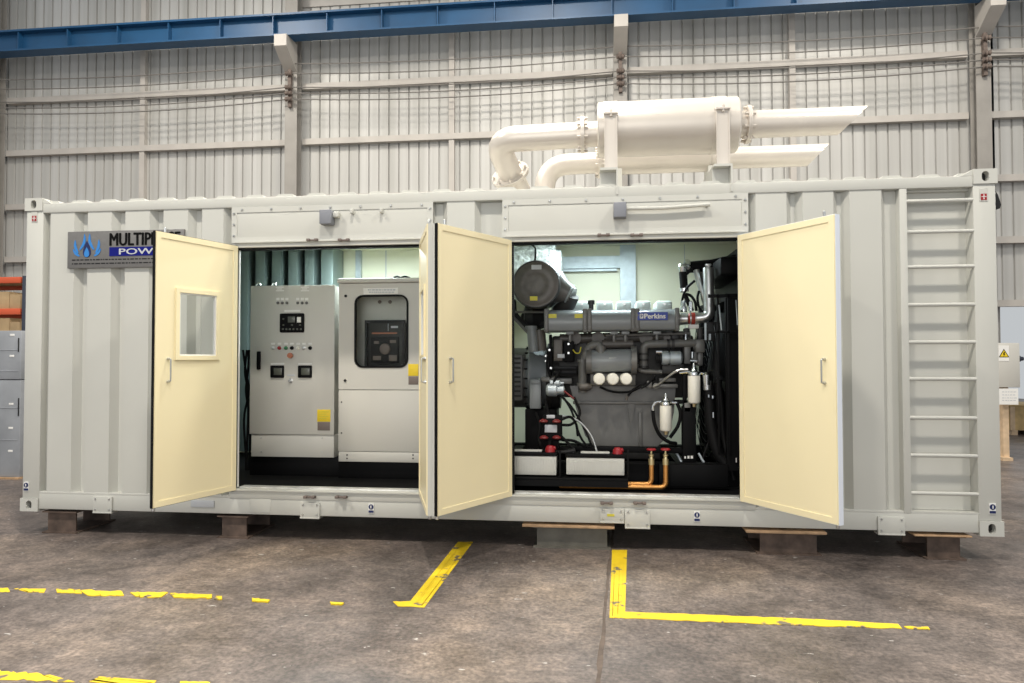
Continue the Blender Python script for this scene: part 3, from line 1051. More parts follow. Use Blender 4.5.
BYY, BZ = 1.3, 3.62
t = thing('exhaust_silencer', 'slimmer silver exhaust silencer low behind the big drum on the roof', 'silencer', (5.9, BYY, C_(2.872)))
MB().lathe((5.50, BYY, BZ + .03), (1, 0, 0), [(0, .12), (.0, .15), (.01, .16), (.92, .16), (.93, .15), (.93, .12)], 36).build('drum', M['silver'], t)
MB().tube(fillet([(5.52, BYY, BZ), (4.76, BYY, BZ - .01), (4.76, BYY, C_(2.84))], .26, 10), .108, 24).build('inlet_pipe', M['silver'], t)
flange_ring((5.33, BYY, BZ), (1, 0, 0), .165).build('flange', M['silver'], t)
cutpipe((6.40, BYY, BZ), 7.59, .108, .21).build('tail_pipe', M['silver'], t, 'tail pipe with slanted end')
for xa in (5.50, 6.40):
    MB().box(xa, xa + .05, BYY - .12, BYY + .12, C_(2.872), BZ - .10).build('support_bracket', M['cont'], t)

# ------------------------------------------------------------------ cabinets in the left opening
fy = .70
t = thing('control_cabinet', 'grey control panel cabinet with buttons and a black controller', 'cabinet', (2.28, .9, C_(.238)))
A, B = at(250.5, 286, fy), at(334, 435, fy)
X0, X1, ZT, ZB = A.x, B.x, A.z, B.z
MB().box(X0 + .01, X1 - .01, fy + .02, 1.12, ZB, ZT - .005, .004).build('cabinet_body', M['cab'], t)
dr = MB().box(X0, X1, fy, fy + .02, ZB, ZT, .005).build('door', M['cab'], t)
MB().box(X0 - .04, X0 + .01, .86, 1.05, at(248, 378, .86).z, at(248, 292, .86).z, .004).build('cable_gland_plate', M['cab'], t)
zp = at(290, 457, fy + .01).z
pl = MB().box(X0 + .015, X1 - .005, fy + .012, 1.10, zp, ZB - .003, .003).build('plinth', M['cab'], t)
for u in (261, 322):
    for v in (438, 452):
        p = at(u, v, fy + .01)
        MB().lathe(p, (0, 1, 0), [(-.003, .006), (.003, .009)], 8).build('screw', M['steel'], pl)
MB().box(X0 - .02, X1 + .03, fy + .05, 1.15, C_(.239), zp, .003).build('base', M['black'], t, 'black base frame')


def pplate(mb, u0, v0, u1, v1, y, d=.004, bev=.001):
    a, b = at(u0, v0, y), at(u1, v1, y)
    return mb.box(a.x, b.x, y - d, y + .001, b.z, a.z, bev)


for u in (258.5, 274):
    p = at(u, 283, .95)
    ring = [(p.x + .022 * math.cos(a), .95, ZT + .028 + .028 * math.sin(a)) for a in [2 * math.pi * k / 14 for k in range(14)]]
    MB().tube(ring, .007, 8, closed=True).build('lifting_eye', M['chrome'], t)
# controller
ctl = MB()
a, b = at(280.3, 313.5, fy), at(304.6, 332.5, fy)
ctl.box(a.x, b.x, fy - .022, fy + .001, b.z, a.z, .018)
co = ctl.build('controller', M['black'], dr, 'black digital controller')
pplate(MB(), 288, 316.5, 295, 322.5, fy - .022).build('display', M['screen'], dr)
pplate(MB(), 297, 317, 301, 322.5, fy - .022).build('display_label', M['paper'], dr)
kb = MB()
for u in (283, 286.5, 290, 293.5, 297.2, 301):
    pplate(kb, u - 1, 328.3, u + .8, 330, fy - .022, .004)
for u, v in ((283.4, 319), (283.4, 325), (292, 325), (300, 325)):
    pplate(kb, u - .9, v - .7, u + .9, v + .7, fy - .022, .003)
kb.build('keypad', M['screen'], dr)
pplate(MB(), 284.5, 310, 300.5, 311.8, fy).build('name_label', M['paper'], dr)
for u0 in (278, 297.8):
    for k in range(3):
        p = at(u0 + 4.5 * k, 303, fy)
        MB().lathe(p, (0, -1, 0), [(0, .014), (.012, .013), (.016, .008)], 12).build('indicator_lamp', M['engine'], dr)
        pplate(MB(), u0 + 4.5 * k - 1.6, 297.8, u0 + 4.5 * k + 1.6, 300.4, fy, .003).build('tag_label', M['paper'], dr)
for q in ((276, 286.8, 284, 292.5), (301, 286.8, 309, 292.5)):
    mb = MB()
    for k in range(3):
        pplate(mb, q[0] + (k % 2), q[1] + k * 1.7, q[2] - (k % 2) * 2, q[1] + k * 1.7 + 1, fy, .0025, 0)
    mb.build('engraved_lines', M['paper'], dr)
for u, c in ((273, 'steel'), (279.5, 'red'), (286, 'green'), (292, 'black'), (298.2, 'filt'), (304, 'steel'), (310.2, 'black')):
    p = at(u, 348, fy)
    MB().lathe(p, (0, -1, 0), [(0, .019), (.006, .019), (.007, .015), (.022, .014), (.024, .010)], 14).build('push_button', M[c], dr)
    pplate(MB(), u - 1.8, 342.8, u + 1.8, 344.8, fy, .003).build('tag_label', M['paper'], dr)
p = at(291, 355.5, fy)
MB().lathe(p, (0, -1, 0), [(0, .014), (.02, .014), (.02, .028), (.035, .026), (.038, .015)], 18).build('stop_button', M['orange'], dr, 'faded orange stop button')
for u0, u1 in ((270.8, 284.4), (298.3, 312.2)):
    a, b = at(u0, 365.5, fy), at(u1, 377.8, fy)
    me_ = MB().box(a.x, b.x, fy - .018, fy + .001, b.z, a.z, .012).build('meter', M['black'], dr, 'black square digital meter')
    pplate(MB(), u0 + 3, 368, u1 - 2.5, 375, fy - .018).build('display', M['screen'], dr)
    pplate(MB(), u0, 363, u1, 364.8, fy, .003).build('tag_label', M['paper'], dr)
p = at(290.8, 380.5, fy)
MB().lathe(p, (0, -1, 0), [(0, .022), (.008, .022), (.009, .015), (.02, .012)], 14).box(p.x - .005, p.x + .005, fy - .045, fy - .015, p.z - .014, p.z + .014, .002).build('key_switch', M['steel'], dr)
pplate(MB(), 287, 374.5, 294.5, 376, fy, .003).build('tag_label', M['pgrey'], dr)
a, b = at(257.3, 351.3, fy), at(261, 369.5, fy)
MB().box(a.x, b.x, fy - .02, fy + .001, b.z, a.z, .008).build('latch_handle', M['black'], dr)
pplate(MB(), 317.3, 409.5, 330.5, 421.8, fy, .003).build('warning_label', M['yellow'], dr, 'yellow warning label')
mb = MB()
for k in range(4):
    pplate(mb, 319, 411.5 + 2.2 * k, 328.5 - (k % 2) * 2, 412.3 + 2.2 * k, fy - .003, .0015, 0)
mb.build('fine_print', M['ydull'], dr)
pplate(MB(), 317.6, 422, 330, 430.5, fy, .003).build('rating_label', M['brownst'], dr, 'brown rating label')

fy = .62
t = thing('breaker_cabinet', 'grey breaker cabinet with a rounded window showing the circuit breaker', 'cabinet', (3.2, .9, C_(.238)))
A, B = at(339, 283.5, fy), at(340, 451.5, fy)
X0, X1 = A.x, 3.66
ZT, ZB = A.z, B.z
z2 = at(340, 389.8, fy).z
MB().box(X0 + .01, X1 - .01, fy + .27, 1.2, ZB, ZT, .004).box(X0 + .01, X0 + .03, fy + .02, fy + .27, ZB, ZT).box(X1 - .03, X1 - .01, fy + .02, fy + .27, ZB, ZT).box(X0 + .03, X1 - .03, fy + .02, fy + .27, ZB, z2).build('cabinet_body', M['cab'], t)
MB().box(X0 - .012, X1 + .012, fy - .03, 1.22, ZT, at(339, 278.6, fy - .03).z, .014).build('lid', M['cab'], t)
# upper door with a window opening
a, b = at(355, 295.5, fy), at(408, 367.5, fy)
WX0, WX1, WZ0, WZ1 = a.x, b.x, b.z, a.z


def rrect(x0, x1, z0, z1, r, n=5):
    o = []
    for cx_, cz_, s in ((x1 - r, z1 - r, 0), (x0 + r, z1 - r, 1), (x0 + r, z0 + r, 2), (x1 - r, z0 + r, 3)):
        for k in range(n + 1):
            t_ = math.pi / 2 * (s + k / n)
            o.append((cx_ + r * math.cos(t_), cz_ + r * math.sin(t_)))
    return o


def ringplate(outer, inner, y0, y1):
    n = len(outer)
    vs_ = [(p[0], y, p[1]) for y in (y0, y1) for p in outer + inner]
    fs = []
    for i in range(n):
        j = (i + 1) % n
        fs += [(i, j, n + j, n + i), (2 * n + i, 3 * n + i, 3 * n + j, 2 * n + j), (i, 2 * n + i, 2 * n + j, j), (n + i, n + j, 3 * n + j, 3 * n + i)]
    return MB().add(vs_, fs)


ud = ringplate(rrect(X0, X1, z2 + .004, ZT - .004, .006), rrect(WX0, WX1, WZ0, WZ1, .08), fy, fy + .02).build('door', M['cab'], t, 'upper door with window', flat=True)
ringplate(rrect(WX0 - .004, WX1 + .004, WZ0 - .004, WZ1 + .004, .084), rrect(WX0 + .014, WX1 - .014, WZ0 + .014, WZ1 - .014, .066), fy - .008, fy + .012).build('window_gasket', M['rubber'], ud, 'black rubber window gasket')
MB().prism(rrect(WX0 + .012, WX1 - .012, WZ0 + .012, WZ1 - .012, .068), 'y', fy + .004, fy + .008).build('window_pane', M['glass'], ud)
MB().box(X0 + .03, X1 - .03, fy + .20, fy + .22, z2 + .004, ZT - .004).build('inner_panel', M['cab'], t)
iy = fy + .20
a, b = at(366, 321.5, fy + .08), at(403.5, 365.5, fy + .08)
bk = thing('circuit_breaker', 'dark grey circuit breaker behind the rounded cabinet window', 'circuit breaker', ((a.x + b.x) / 2, fy + .2, b.z))
MB().box(a.x, b.x, fy + .09, iy - .001, b.z - .02, a.z, .008).build('housing', M['engined'], bk)
MB().frame(a.x - .012, b.x + .012, b.z - .03, a.z + .012, .028, fy + .075, fy + .11).build('bezel', M['dark'], bk)
yb = fy + .088
mb = MB()
pplate(mb, 372, 332.6, 397, 333.8, yb, .004, 0)
mb.build('red_stripe', M['orange'], bk)
p0, p1 = at(371, 337, yb), at(399, 363, yb)
MB().box(p0.x, p1.x, yb - .014, yb + .01, p1.z, p0.z, .006).build('face_plate', M['dark'], bk)
p = at(385, 349, yb - .015)
MB().lathe(p, (0, -1, 0), [(0, .055), (.012, .05), (.02, .03)], 20).build('charging_handle', M['brownst'], bk)
mb = MB()
for q in ((374, 341, 379, 344), (390, 340, 396, 343), (373, 356, 381, 360), (389, 355, 397, 361)):
    pplate(mb, *q, yb - .014, .004)
mb.build('indicator', M['brownst'], bk)
mb = MB()
pplate(mb, 391, 326, 398, 328, yb, .003, 0)
pplate(mb, 388, 323.5, 388.4, 331, yb, .003, 0)
mb.build('marking', M['pgrey'], bk)
for u in (379.8, 390.2):
    p = at(u, 302, iy)
    MB().lathe(p, (0, -1, 0), [(0, .018), (.012, .017), (.015, .010)], 12).build('indicator_lamp', M['brownst'], t)
pplate(MB(), 363.6, 288.2, 398, 294, fy, .003).build('name_label', M['paper'], ud)
mb = MB()
for q in ((368, 289.2, 394, 290.6), (369, 291.6, 393, 292.8)):
    x = q[0]
    while x < q[2]:
        w_ = rnd.uniform(1, 3)
        pplate(mb, x, q[1], x + w_, q[3], fy - .003, .0015, 0)
        x += w_ + .7
mb.build('fine_print', M['pgrey'], ud)
for u, v in ((345.8, 296), (345.2, 380.5)):
    MB().lathe(at(u, v, fy), (0, -1, 0), [(0, .014), (.01, .013), (.014, .006)], 12).build('lock', M['dark'], ud)
ld = MB().box(X0, X1, fy, fy + .02, ZB + .004, z2 - .004, .003).build('door', M['cab'], t, 'plain lower door')
for v in (402, 433):
    MB().lathe(at(341.5, v, fy), (0, -1, 0), [(0, .008), (.004, .006)], 8).build('screw', M['dark'], ld)
zp = at(340, 461.5, fy).z
pl = MB().box(X0 + .002, X1, fy + .004, 1.18, zp, ZB, .003).build('plinth', M['cab'], t)
for u in (347, 413):
    for v in (455, 458.5):
        MB().lathe(at(u, v, fy + .004), (0, -1, 0), [(0, .008), (.004, .006)], 8).build('screw', M['dark'], pl)
MB().box(X0 - .02, X1, fy + .06, 1.2, C_(.239), zp, .003).build('base', M['black'], t, 'black base frame')
pplate(MB(), 408.3, 364, 418.5, 376, fy, .003).build('warning_label', M['yellow'], ud, 'yellow warning label')
pplate(MB(), 408.5, 376.5, 418.3, 384.5, fy, .003).build('rating_label', M['brownst'], ud, 'brown rating label')
lid = MB()
for u0, u1 in ((393, 401), (400, 410)):
    lid.tube(spline(pt((u0, 278, .9), ((u0 + u1) / 2, 276.6, .9), (u1, 278, .9))), .01, 8)
lid.build('cable_loop', M['rubber'], t)
# bundled cables hanging left of the control cabinet
mb = MB()
for u0, u1, u2 in ((247, 245, 248), (249, 248, 246), (243, 246, 249)):
    mb.tube(spline(pt((u0, 350, 1.0), (u1, 372, .98), (u2, 392, 1.0), (u0 + 1, 420, 1.02), (u1 + 1, 470, 1.0))), .012, 8)
tag(mb.build('cable_bundle', M['rubber']), 'bundle of black cables hanging left of the control cabinet', 'cable')


# ------------------------------------------------------------------ generator set in the right opening
YC = 1.25                                   # crankshaft line
sk = thing('skid_base', 'black steel skid frame under the engine and batteries', 'frame', (5.5, YC, C_(.238)))
zt = at(640, 462, .55).z
for y in (.55, 1.85):
    mb = MB().box(4.25, 6.62, y, y + .012, C_(.239), zt).box(4.25, 6.62, y - .05, y + .06, zt - .014, zt).box(4.25, 6.62, y - .05, y + .06, C_(.239), C_(.239) + .014)
    mb.build('side_rail', M['black'], sk)
for x in (4.4, 5.2, 6.0, 6.5):
    MB().box(x, x + .1, .562, 1.85, C_(.26), zt - .014).build('cross_member', M['black'], sk)
a, b = at(628, 462.5, .40), at(745, 489, .40)
MB().box(a.x + .27, 6.42, .40, .50, b.z + .01, a.z - .01, .008).build('fuel_tray', M['black'], sk)
a, b = at(512, 476.5, .25), at(628, 489, .25)
MB().box(4.35, b.x, .22, .50, a.z - .02, a.z, .004).box(4.35, b.x, .22, .232, at(512, 485.5, .22).z, a.z - .02).box(4.35, b.x, .44, .50, C_(.239), a.z - .05).build('battery_tray', M['black'], sk)
mb = MB()
for u in (560, 628):
    pplate(mb, u - 1, 450, u + 1, 477, .25, .01)
mb.build('hold_down', M['black'], sk)


def battery(u0, u1, v0, v1, label, cap_u):
    y0, y1 = .26, .43
    a, b = at(u0, v0 + 3.5, y0), at(u1, v1, y0)
    zl = at(u0, v0, y0).z
    t = thing('battery', label, 'battery', ((a.x + b.x) / 2, .34, b.z), 'starter batteries on the tray')
    cs = MB().box(a.x, b.x, y0, y1, b.z + .001, a.z, .006)
    n = 22
    for k in range(n):
        x = a.x + .015 + (b.x - a.x - .03) * k / (n - 1)
        cs.box(x - .004, x + .004, y0 - .003, y0 + .001, b.z + .03, a.z - .02)
    cs.build('case', M['battery'], t)
    li = MB().box(a.x - .006, b.x + .006, y0 - .006, y1 + .006, a.z, zl, .005)
    lo_ = li.build('lid', M['black'], t)
    w = b.x - a.x
    MB().box(a.x + w * .25, b.x - w * .25, y0 + .04, y1 - .04, zl, zl + .012, .004).build('vent_cover', M['battery'], lo_)
    px = at(cap_u, v0, .33).x
    MB().lathe((px, .33, zl), (0, 0, 1), [(0, .045), (.03, .042), (.05, .03), (.055, .018)], 14).cyl((px, .33, zl + .02), (px + .05, .33, zl + .035), .018, 10).build('terminal_cover', M['red'], t, 'red terminal cover')
    MB().lathe((a.x + .06, .36, zl), (0, 0, 1), [(0, .02), (.03, .018)], 12).build('terminal', M['dark'], t)
    return t


battery(497, 556.3, 452, 475.5, 'pale grey battery half hidden behind the plain door', 550)
battery(566.2, 624.5, 454, 475.7, 'pale grey battery with black lid beside the copper pipes', 617.5)

# copper drain pipes
for i, (u, v, y) in enumerate(((651.5, 484.2, .34), (665.8, 487.4, .30))):
    lab = ('copper drain pipe with red valve handle, left of the two', 'copper drain pipe with red valve handle, right of the two')[i]
    p0 = at(u, v, y)
    zv = at(u, 459, y).z
    t = thing('drain_pipe', lab, 'pipe', (p0.x, y, p0.z), 'copper drain pipes')
    MB().tube(fillet([(4.95, y, p0.z - .004), (p0.x, y, p0.z), (p0.x, y, zv)], .055, 8), .0215, 16).build('pipe', M['copper'], t)
    MB().lathe((p0.x, y, zv), (0, 0, 1), [(-.05, .024), (-.05, .027), (0, .027), (.0, .019), (.02, .016), (.025, .022), (.04, .022), (.045, .010), (.075, .009)], 14).build('valve_body', M['brass'], t)
    zh = zv + .075
    hb = MB().lathe((p0.x, y, zh), (0, 0, 1), [(0, .016), (.012, .016)], 12)
    hb.tube([(p0.x + .034 * math.cos(a_), y + .034 * math.sin(a_), zh + .008) for a_ in [2 * math.pi * k / 20 for k in range(20)]], .008, 8, closed=True)
    hb.box(p0.x - .032, p0.x + .032, y - .005, y + .005, zh + .002, zh + .012).box(p0.x - .005, p0.x + .005, y - .032, y + .032, zh + .002, zh + .012)
    hb.build('valve_handle', M['red'], t)

# alternator: drum along the crankshaft, louvred end, cable box
ZC = at(527, 378.5, .95).z
t = thing('alternator', 'dark grey alternator drum behind the edge of the plain door', 'alternator', (4.5, YC, zt))
xa, xb, xc = at(526, 370, .78).x, at(546, 370, .82).x, at(552, 370, .85).x
xa, xb, xc = at(527, 370, .93).x, at(546, 370, .93).x, at(552, 370, .93).x
MB().lathe((4.22, YC, ZC), (1, 0, 0), [(0, .27), (.0, .29), (.02, .305), (xa - 4.24, .305), (xa - 4.22, .29)], 40).build('drum', M['engine'], t)
MB().box(4.24, xa - .04, YC - .34, YC - .20, ZC - .22, ZC + .24, .02).build('louvre_cover', M['engine'], t)
for k in range(9):
    z = ZC + .20 - k * .046
    MB().box(4.26, xa - .06, YC - .352, YC - .338, z - .010, z + .010, .003).build('louvre', M['engined'], t)
MB().lathe((xa - .02, YC, ZC), (1, 0, 0), [(0, .29), (0, .30), (.03, .325), (.05, .325), (.09, .30), (xb - xa, .285), (xb - xa + .02, .285)], 40).build('adaptor_ring', M['enginel'], t)
for k in range(20):
    a_ = 2 * math.pi * k / 20
    MB().cyl((xa - .035, YC + .312 * math.cos(a_), ZC + .312 * math.sin(a_)), (xa + .03, YC + .312 * math.cos(a_), ZC + .312 * math.sin(a_)), .009, 6).build('bolt', M['dark'], t)
mb = MB()
mb.pbox(529.5, 379, 541, 409, .80, 1.0, .012)
bo = mb.build('cable_box', M['enginel'], t)
MB().pbox(531, 381, 539.8, 384, .794, .81, .003).build('cable_box_lid', M['enginel'], bo)
p0, p1 = at(525, 409, .92), at(556, 455, .92)
MB().box(p0.x, p1.x, .92, 1.6, zt + .001, p0.z, .01).build('mounting_foot', M['black'], t)
MB().box(4.24, 4.30, YC - .3, YC + .3, zt + .001, ZC - .25).build('mounting_foot', M['black'], t)

# the engine
en = thing('diesel_engine', 'large grey diesel engine with a blue maker badge on its top cover', 'engine', (5.5, YC, zt))


SPLIT = {'end_flange', 'pipe_collar', 'hose_clamp', 'wire_loom', 'bolt', 'fitting', 'strut', 'battery_cable', 'radiator_hose', 'hose_run', 'hose_end', 'stay',
         'white_edge', 'shield_plate', 'number_label', 'rubber_mount', 'vent_fitting', 'rib', 'rail_bracket', 'fuel_line', 'clamp_ring', 'sensor_plug', 'junction_block', 'rib'}


def epart(name, mt, fn, label=None, parent=None):
    mb = MB()
    mb.starts = []
    fn(mb)
    if name not in SPLIT or len(mb.starts) < 2:
        return mb.build(name, M[mt], parent or en, label)
    st_ = mb.starts + [(len(mb.v), len(mb.f))]
    for (v0, f0), (v1, f1) in zip(st_, st_[1:]):
        o_ = MB().add(mb.v[v0:v1], [[i - v0 for i in f] for f in mb.f[f0:f1]]).build(name, M[mt], parent or en, label)
    return o_


epart('cylinder_block', 'engined', lambda m_: m_.pbox(552, 336, 694, 398, .98, 1.70, .02))
a, b = at(575, 388, .88), at(671, 455, .88)
zz = lambda v: at(620, v, .88).z
xx = lambda u: at(u, 420, .88).x
ck = epart('crankcase', 'engine', lambda m_: m_.prism([(xx(570), zz(386)), (xx(676), zz(386)), (xx(674), zz(412)), (xx(668), zz(436)), (xx(657), zz(446)), (xx(594), zz(446)), (xx(585), zz(436)), (xx(577), zz(412))], 'y', .88, 1.60))
epart('crankcase_rim', 'engine', lambda m_: m_.pbox(573, 401, 674, 405, .855, .95, .008), parent=ck)
epart('rib', 'engine', lambda m_: [m_.pbox(638.5, 412, 642.5, 447, .86, .90, .006), m_.prism([(xx(627.5), zz(404)), (xx(635), zz(404)), (xx(632), zz(421)), (xx(630), zz(421))], 'y', .85, .90)], parent=ck)
epart('sump', 'engined', lambda m_: m_.pbox(590, 446, 662, 460, .92, 1.55, .02))
epart('engine_mount', 'black', lambda m_: [m_.box(xx(560), xx(680), .62, .70, at(600, 447, .62).z - .05, at(600, 447, .62).z, .005), m_.box(xx(575), xx(578), .62, .95, zt, at(600, 447, .62).z - .05), m_.box(xx(660), xx(664), .62, .95, zt, at(600, 447, .62).z - .05)])
# top covers (intake housings) in three lengths with clamp bands
for k, (u0, u1) in enumerate(((546.3, 585), (589.4, 633.2), (637.2, 677.3))):
    v0, v1 = 310.6 - k * .3, 331 - k * .6
    a, b = at(u0, v0, .70), at(u1, v1, .70)
    pf = [(.70, b.z + .02), (.72, b.z), (1.10, b.z), (1.10, a.z + .01), (.80, a.z + .01), (.735, a.z - .015), (.70, a.z - .06)]
    o = MB().prism(pf, 'x', a.x, b.x).build('intake_cover', M['enginel'], en, ['left intake cover with two yellow labels', 'middle intake cover', 'right intake cover with blue badge'][k], sharp=50)
    for xx_ in (a.x, b.x):
        fr_ = MB().box(xx_ - .022, xx_ + .022, .685, 1.08, b.z - .012, a.z + .018, .012)
        for z_ in (b.z + .03, a.z - .05):
            fr_.lathe((xx_, .685, z_), (0, -1, 0), [(0, .013), (.012, .012)], 6)
        fr_.build('end_flange', M['engine'], o)
    if k == 0:
        for u in (552.3, 578.8):
            p0, p1 = at(u - 4.2, 314, .698), at(u + 4.2, 318, .698)
            MB().box(p0.x, p1.x, .696, .704, p1.z, p0.z).build('label', M['ydull'], o, 'small yellow label')
    if k == 2:
        p0, p1 = at(637.6, 312.3, .678), at(667.8, 319.9, .678)
        ba = MB().box(p0.x, p1.x, .676, .704, p1.z, p0.z).build('badge', M['badge'], o, 'blue maker badge with white lettering')
        w_, h_ = p1.x - p0.x, p0.z - p1.z
        text('lettering', 'Perkins', M['paper'], ba, p0.x + w_ * .225, p0.x + w_ * .92, p1.z + h_ * .2, p1.z + h_ * .80, .6755, heavy=.0026)
        sq = MB().prism(rrect(p0.x + w_ * .07, p0.x + w_ * .19, p1.z + h_ * .2, p1.z + h_ * .80, .008), 'y', .6735, .677).build('emblem', M['paper'], ba)
        text('lettering', 'p', M['blue'], sq, p0.x + w_ * .10, p0.x + w_ * .165, p1.z + h_ * .3, p1.z + h_ * .7, .6733, bold=.03)
# rocker covers showing above them
for u0, u1 in ((551, 563), (573, 590), (596.5, 613), (616.5, 632), (636, 651), (656, 672.5)):
    o = epart('rocker_cover', 'rocker', lambda m_: m_.pbox(u0, 301.5 - (u0 - 550) * .008, u1, 318, 1.18, 1.52, .025))
    p = at((u0 + u1) / 2, 304, 1.178)
    MB().lathe(p, (0, -1, 0), [(0, .016), (.014, .014)], 8).build('bolt', M['steel'], o)
for u in (571.2, 591.2):
    p = at(u, 309, 1.0)
    MB().lathe(p, (0, 0, 1), [(-.03, .024), (.045, .024), (.045, .036), (.085, .034)], 14).build('filler_cap', M['engined'], en)
# inlet ducts, manifold and brackets in the shadow below the covers
epart('exhaust_manifold', 'brown', lambda m_: [m_.tube(pt((560, 339, .98), (690, 336, .98)), .05, 14), [m_.cyl(at(u, 338, .90), at(u, 338, 1.05), .062, 14) for u in (575, 598, 622, 646, 670)]])
for u in (570, 614, 625.5, 657):
    o = epart('cover_bracket', 'enginel', lambda m_: m_.pbox(u - 4, 331, u + 4, 334.5, .78, .95, .006))
    epart('post', 'engine', lambda m_: m_.pbox(u - 1.4, 334, u + 1.4, 342, .80, .84, .004), parent=o)
epart('fuel_rail', 'engine', lambda m_: m_.tube(pt((606, 335.5, .84), (690, 333.5, .84)), .013, 10))
# oil cooler drum lying along the engine
p = at(590, 361.5, .76)
q = at(633, 360, .76)
oc = epart('oil_cooler', 'enginel', lambda m_: m_.lathe(p, q - p, [(0, .06), (.0, .10), (.015, .108), ((q - p).length - .015, .108), ((q - p).length, .10), ((q - p).length, .06)], 32))
epart('end_flange', 'engine', lambda m_: [m_.lathe(p - Vector((.035, 0, 0)), (1, 0, 0), [(0, .09), (0, .115), (.035, .118), (.05, .118), (.05, .10)], 28), m_.lathe(q - Vector((.02, 0, 0)), (1, 0, 0), [(0, .10), (0, .135), (.05, .135), (.05, .09)], 28)], parent=oc)
p0, p1 = at(608.8, 357.8, .668), at(619, 360.4, .668)
MB().box(p0.x, p1.x, .655, .68, p1.z, p0.z, .002).build('label', M['paper'], oc)
# spin-on oil filters facing out
for u in (599.2, 612.9, 626.4):
    p = at(u, 379.2, .60)
    o = MB().lathe(p, (0, 1, 0), [(0, .030), (.004, .046), (.014, .0535), (.03, .056), (.20, .056), (.20, .045)], 28).build('oil_filter', M['filt'], en, 'white spin-on oil filter')
    MB().lathe(p - Vector((0, .0015, 0)), (0, 1, 0), [(0, .012), (.002, .014)], 12).build('hub', M['filt'], o)
epart('filter_block', 'engine', lambda m_: m_.pbox(590, 373, 636, 386, .78, .95, .015))
# coolant pipes around the cooler
epart('coolant_pipe', 'engine', lambda m_: m_.tube(fillet(pt((582.5, 392, .80), (582.5, 364, .78), (589.5, 346, .76), (599.5, 344, .74), (600.5, 355, .72)), .05, 6), [.036] * 8 + [.042] * 30 if False else .041, 18))
epart('pipe_collar', 'engine', lambda m_: [m_.lathe(at(600.4, 347, .73), Vector((.1, -.1, -1)), [(0, .05), (.03, .052), (.03, .045), (.07, .045)], 16), m_.lathe(at(582.5, 362, .78), (0, 0, 1), [(0, .05), (.025, .05)], 16), m_.lathe(at(582.5, 386, .79), (0, 0, 1), [(0, .055), (.03, .055)], 16)])
epart('coolant_pipe', 'brown', lambda m_: m_.tube(pt((602, 344.5, .84), (633, 344, .84)), .042, 16))
epart('coolant_pipe', 'engine', lambda m_: m_.tube(fillet(pt((643.6, 367, .78), (643.6, 344.5, .76), (656, 344, .76), (697, 343.2, .78)), .07, 7), .038, 18))
epart('pipe_collar', 'engined', lambda m_: [m_.lathe(at(u, 344, .76), (1, 0, 0), [(0, .046), (.025, .046)], 16) for u in (667, 671.5)] + [m_.lathe(at(643.6, v, .77), (0, 0, 1), [(0, .047), (.02, .047)], 16) for v in (355, 361, 368)])
epart('coolant_pipe', 'engine', lambda m_: m_.tube(fillet(pt((637, 366, .80), (641, 371, .76), (662, 372, .76)), .05, 6), .022, 14))
epart('thermostat_housing', 'engine', lambda m_: [m_.pbox(695, 339, 705.5, 353, .74, .95, .02), m_.pbox(697, 352, 703.5, 366, .76, .92, .02), m_.lathe(at(696, 345, .80), (1, 0, 0), [(-.03, .05), (.02, .05)], 16)])
# charging alternator in silver
p = at(661.5, 358, .74)
al = epart('charging_alternator', 'galv', lambda m_: m_.lathe(p, (1, 0, 0), [(0, .045), (.0, .058), (.012, .066), (.06, .066), (.06, .052), (.078, .052), (.078, .066), (.17, .066), (.185, .05)], 24))
epart('pulley', 'dark', lambda m_: m_.lathe(p - Vector((.05, 0, 0)), (1, 0, 0), [(0, .05), (.008, .05), (.015, .032), (.025, .032), (.032, .05), (.05, .05)], 20), parent=al)
epart('bracket', 'engined', lambda m_: m_.pbox(662, 364, 684, 374, .80, .95, .01))
# pump and fittings
epart('fuel_pump', 'engine', lambda m_: [m_.pbox(684, 344, 691, 364, .76, .92, .012), m_.lathe(at(687.5, 344, .80), (0, 0, 1), [(-.02, .035), (.03, .033), (.035, .02), (.06, .02)], 14), m_.pbox(693, 352, 697, 361, .74, .8, .006)])
epart('fitting', 'chrome', lambda m_: [m_.lathe(at(686, 340, .78), (0, 0, 1), [(0, .02), (.03, .018), (.03, .012), (.055, .012)], 10), m_.lathe(at(692.6, 355, .73), (0, 0, 1), [(-.03, .016), (.03, .016)], 10), m_.cyl(at(690, 361, .74), at(697, 361.5, .74), .014, 8), m_.cyl(at(656, 352, .72), at(662, 352, .72), .014, 8)])
epart('wire_loom', 'rubber', lambda m_: [m_.tube(spline(pt(*q)), .011, 8) for q in (
    ((600, 387, .74), (612, 391.5, .72), (628, 392, .72), (641, 387, .74), (655, 379, .8)),
    ((560, 395, .74), (573, 409, .70), (586, 432, .62), (592, 447, .58)), ((564, 398, .72), (572, 412, .68), (580, 436, .60), (588, 447, .56)),
    ((655, 376, .72), (648, 384, .70), (641, 388, .70)), ((560, 370, .74), (556, 377, .72), (553, 384, .72)), ((548, 352, .74), (547, 366, .74), (551, 378, .74)),
    ((640, 384, .68), (633, 390, .68), (628, 396, .68)))])
epart('sensor_plug', 'brown', lambda m_: [m_.lathe(at(627.5, 396, .68), Vector((-.3, 0, -1)), [(0, .013), (.04, .012)], 10), m_.lathe(at(579, 387, .76), (1, 0, 0), [(0, .03), (.02, .04), (.09, .036), (.12, .02)], 14)])
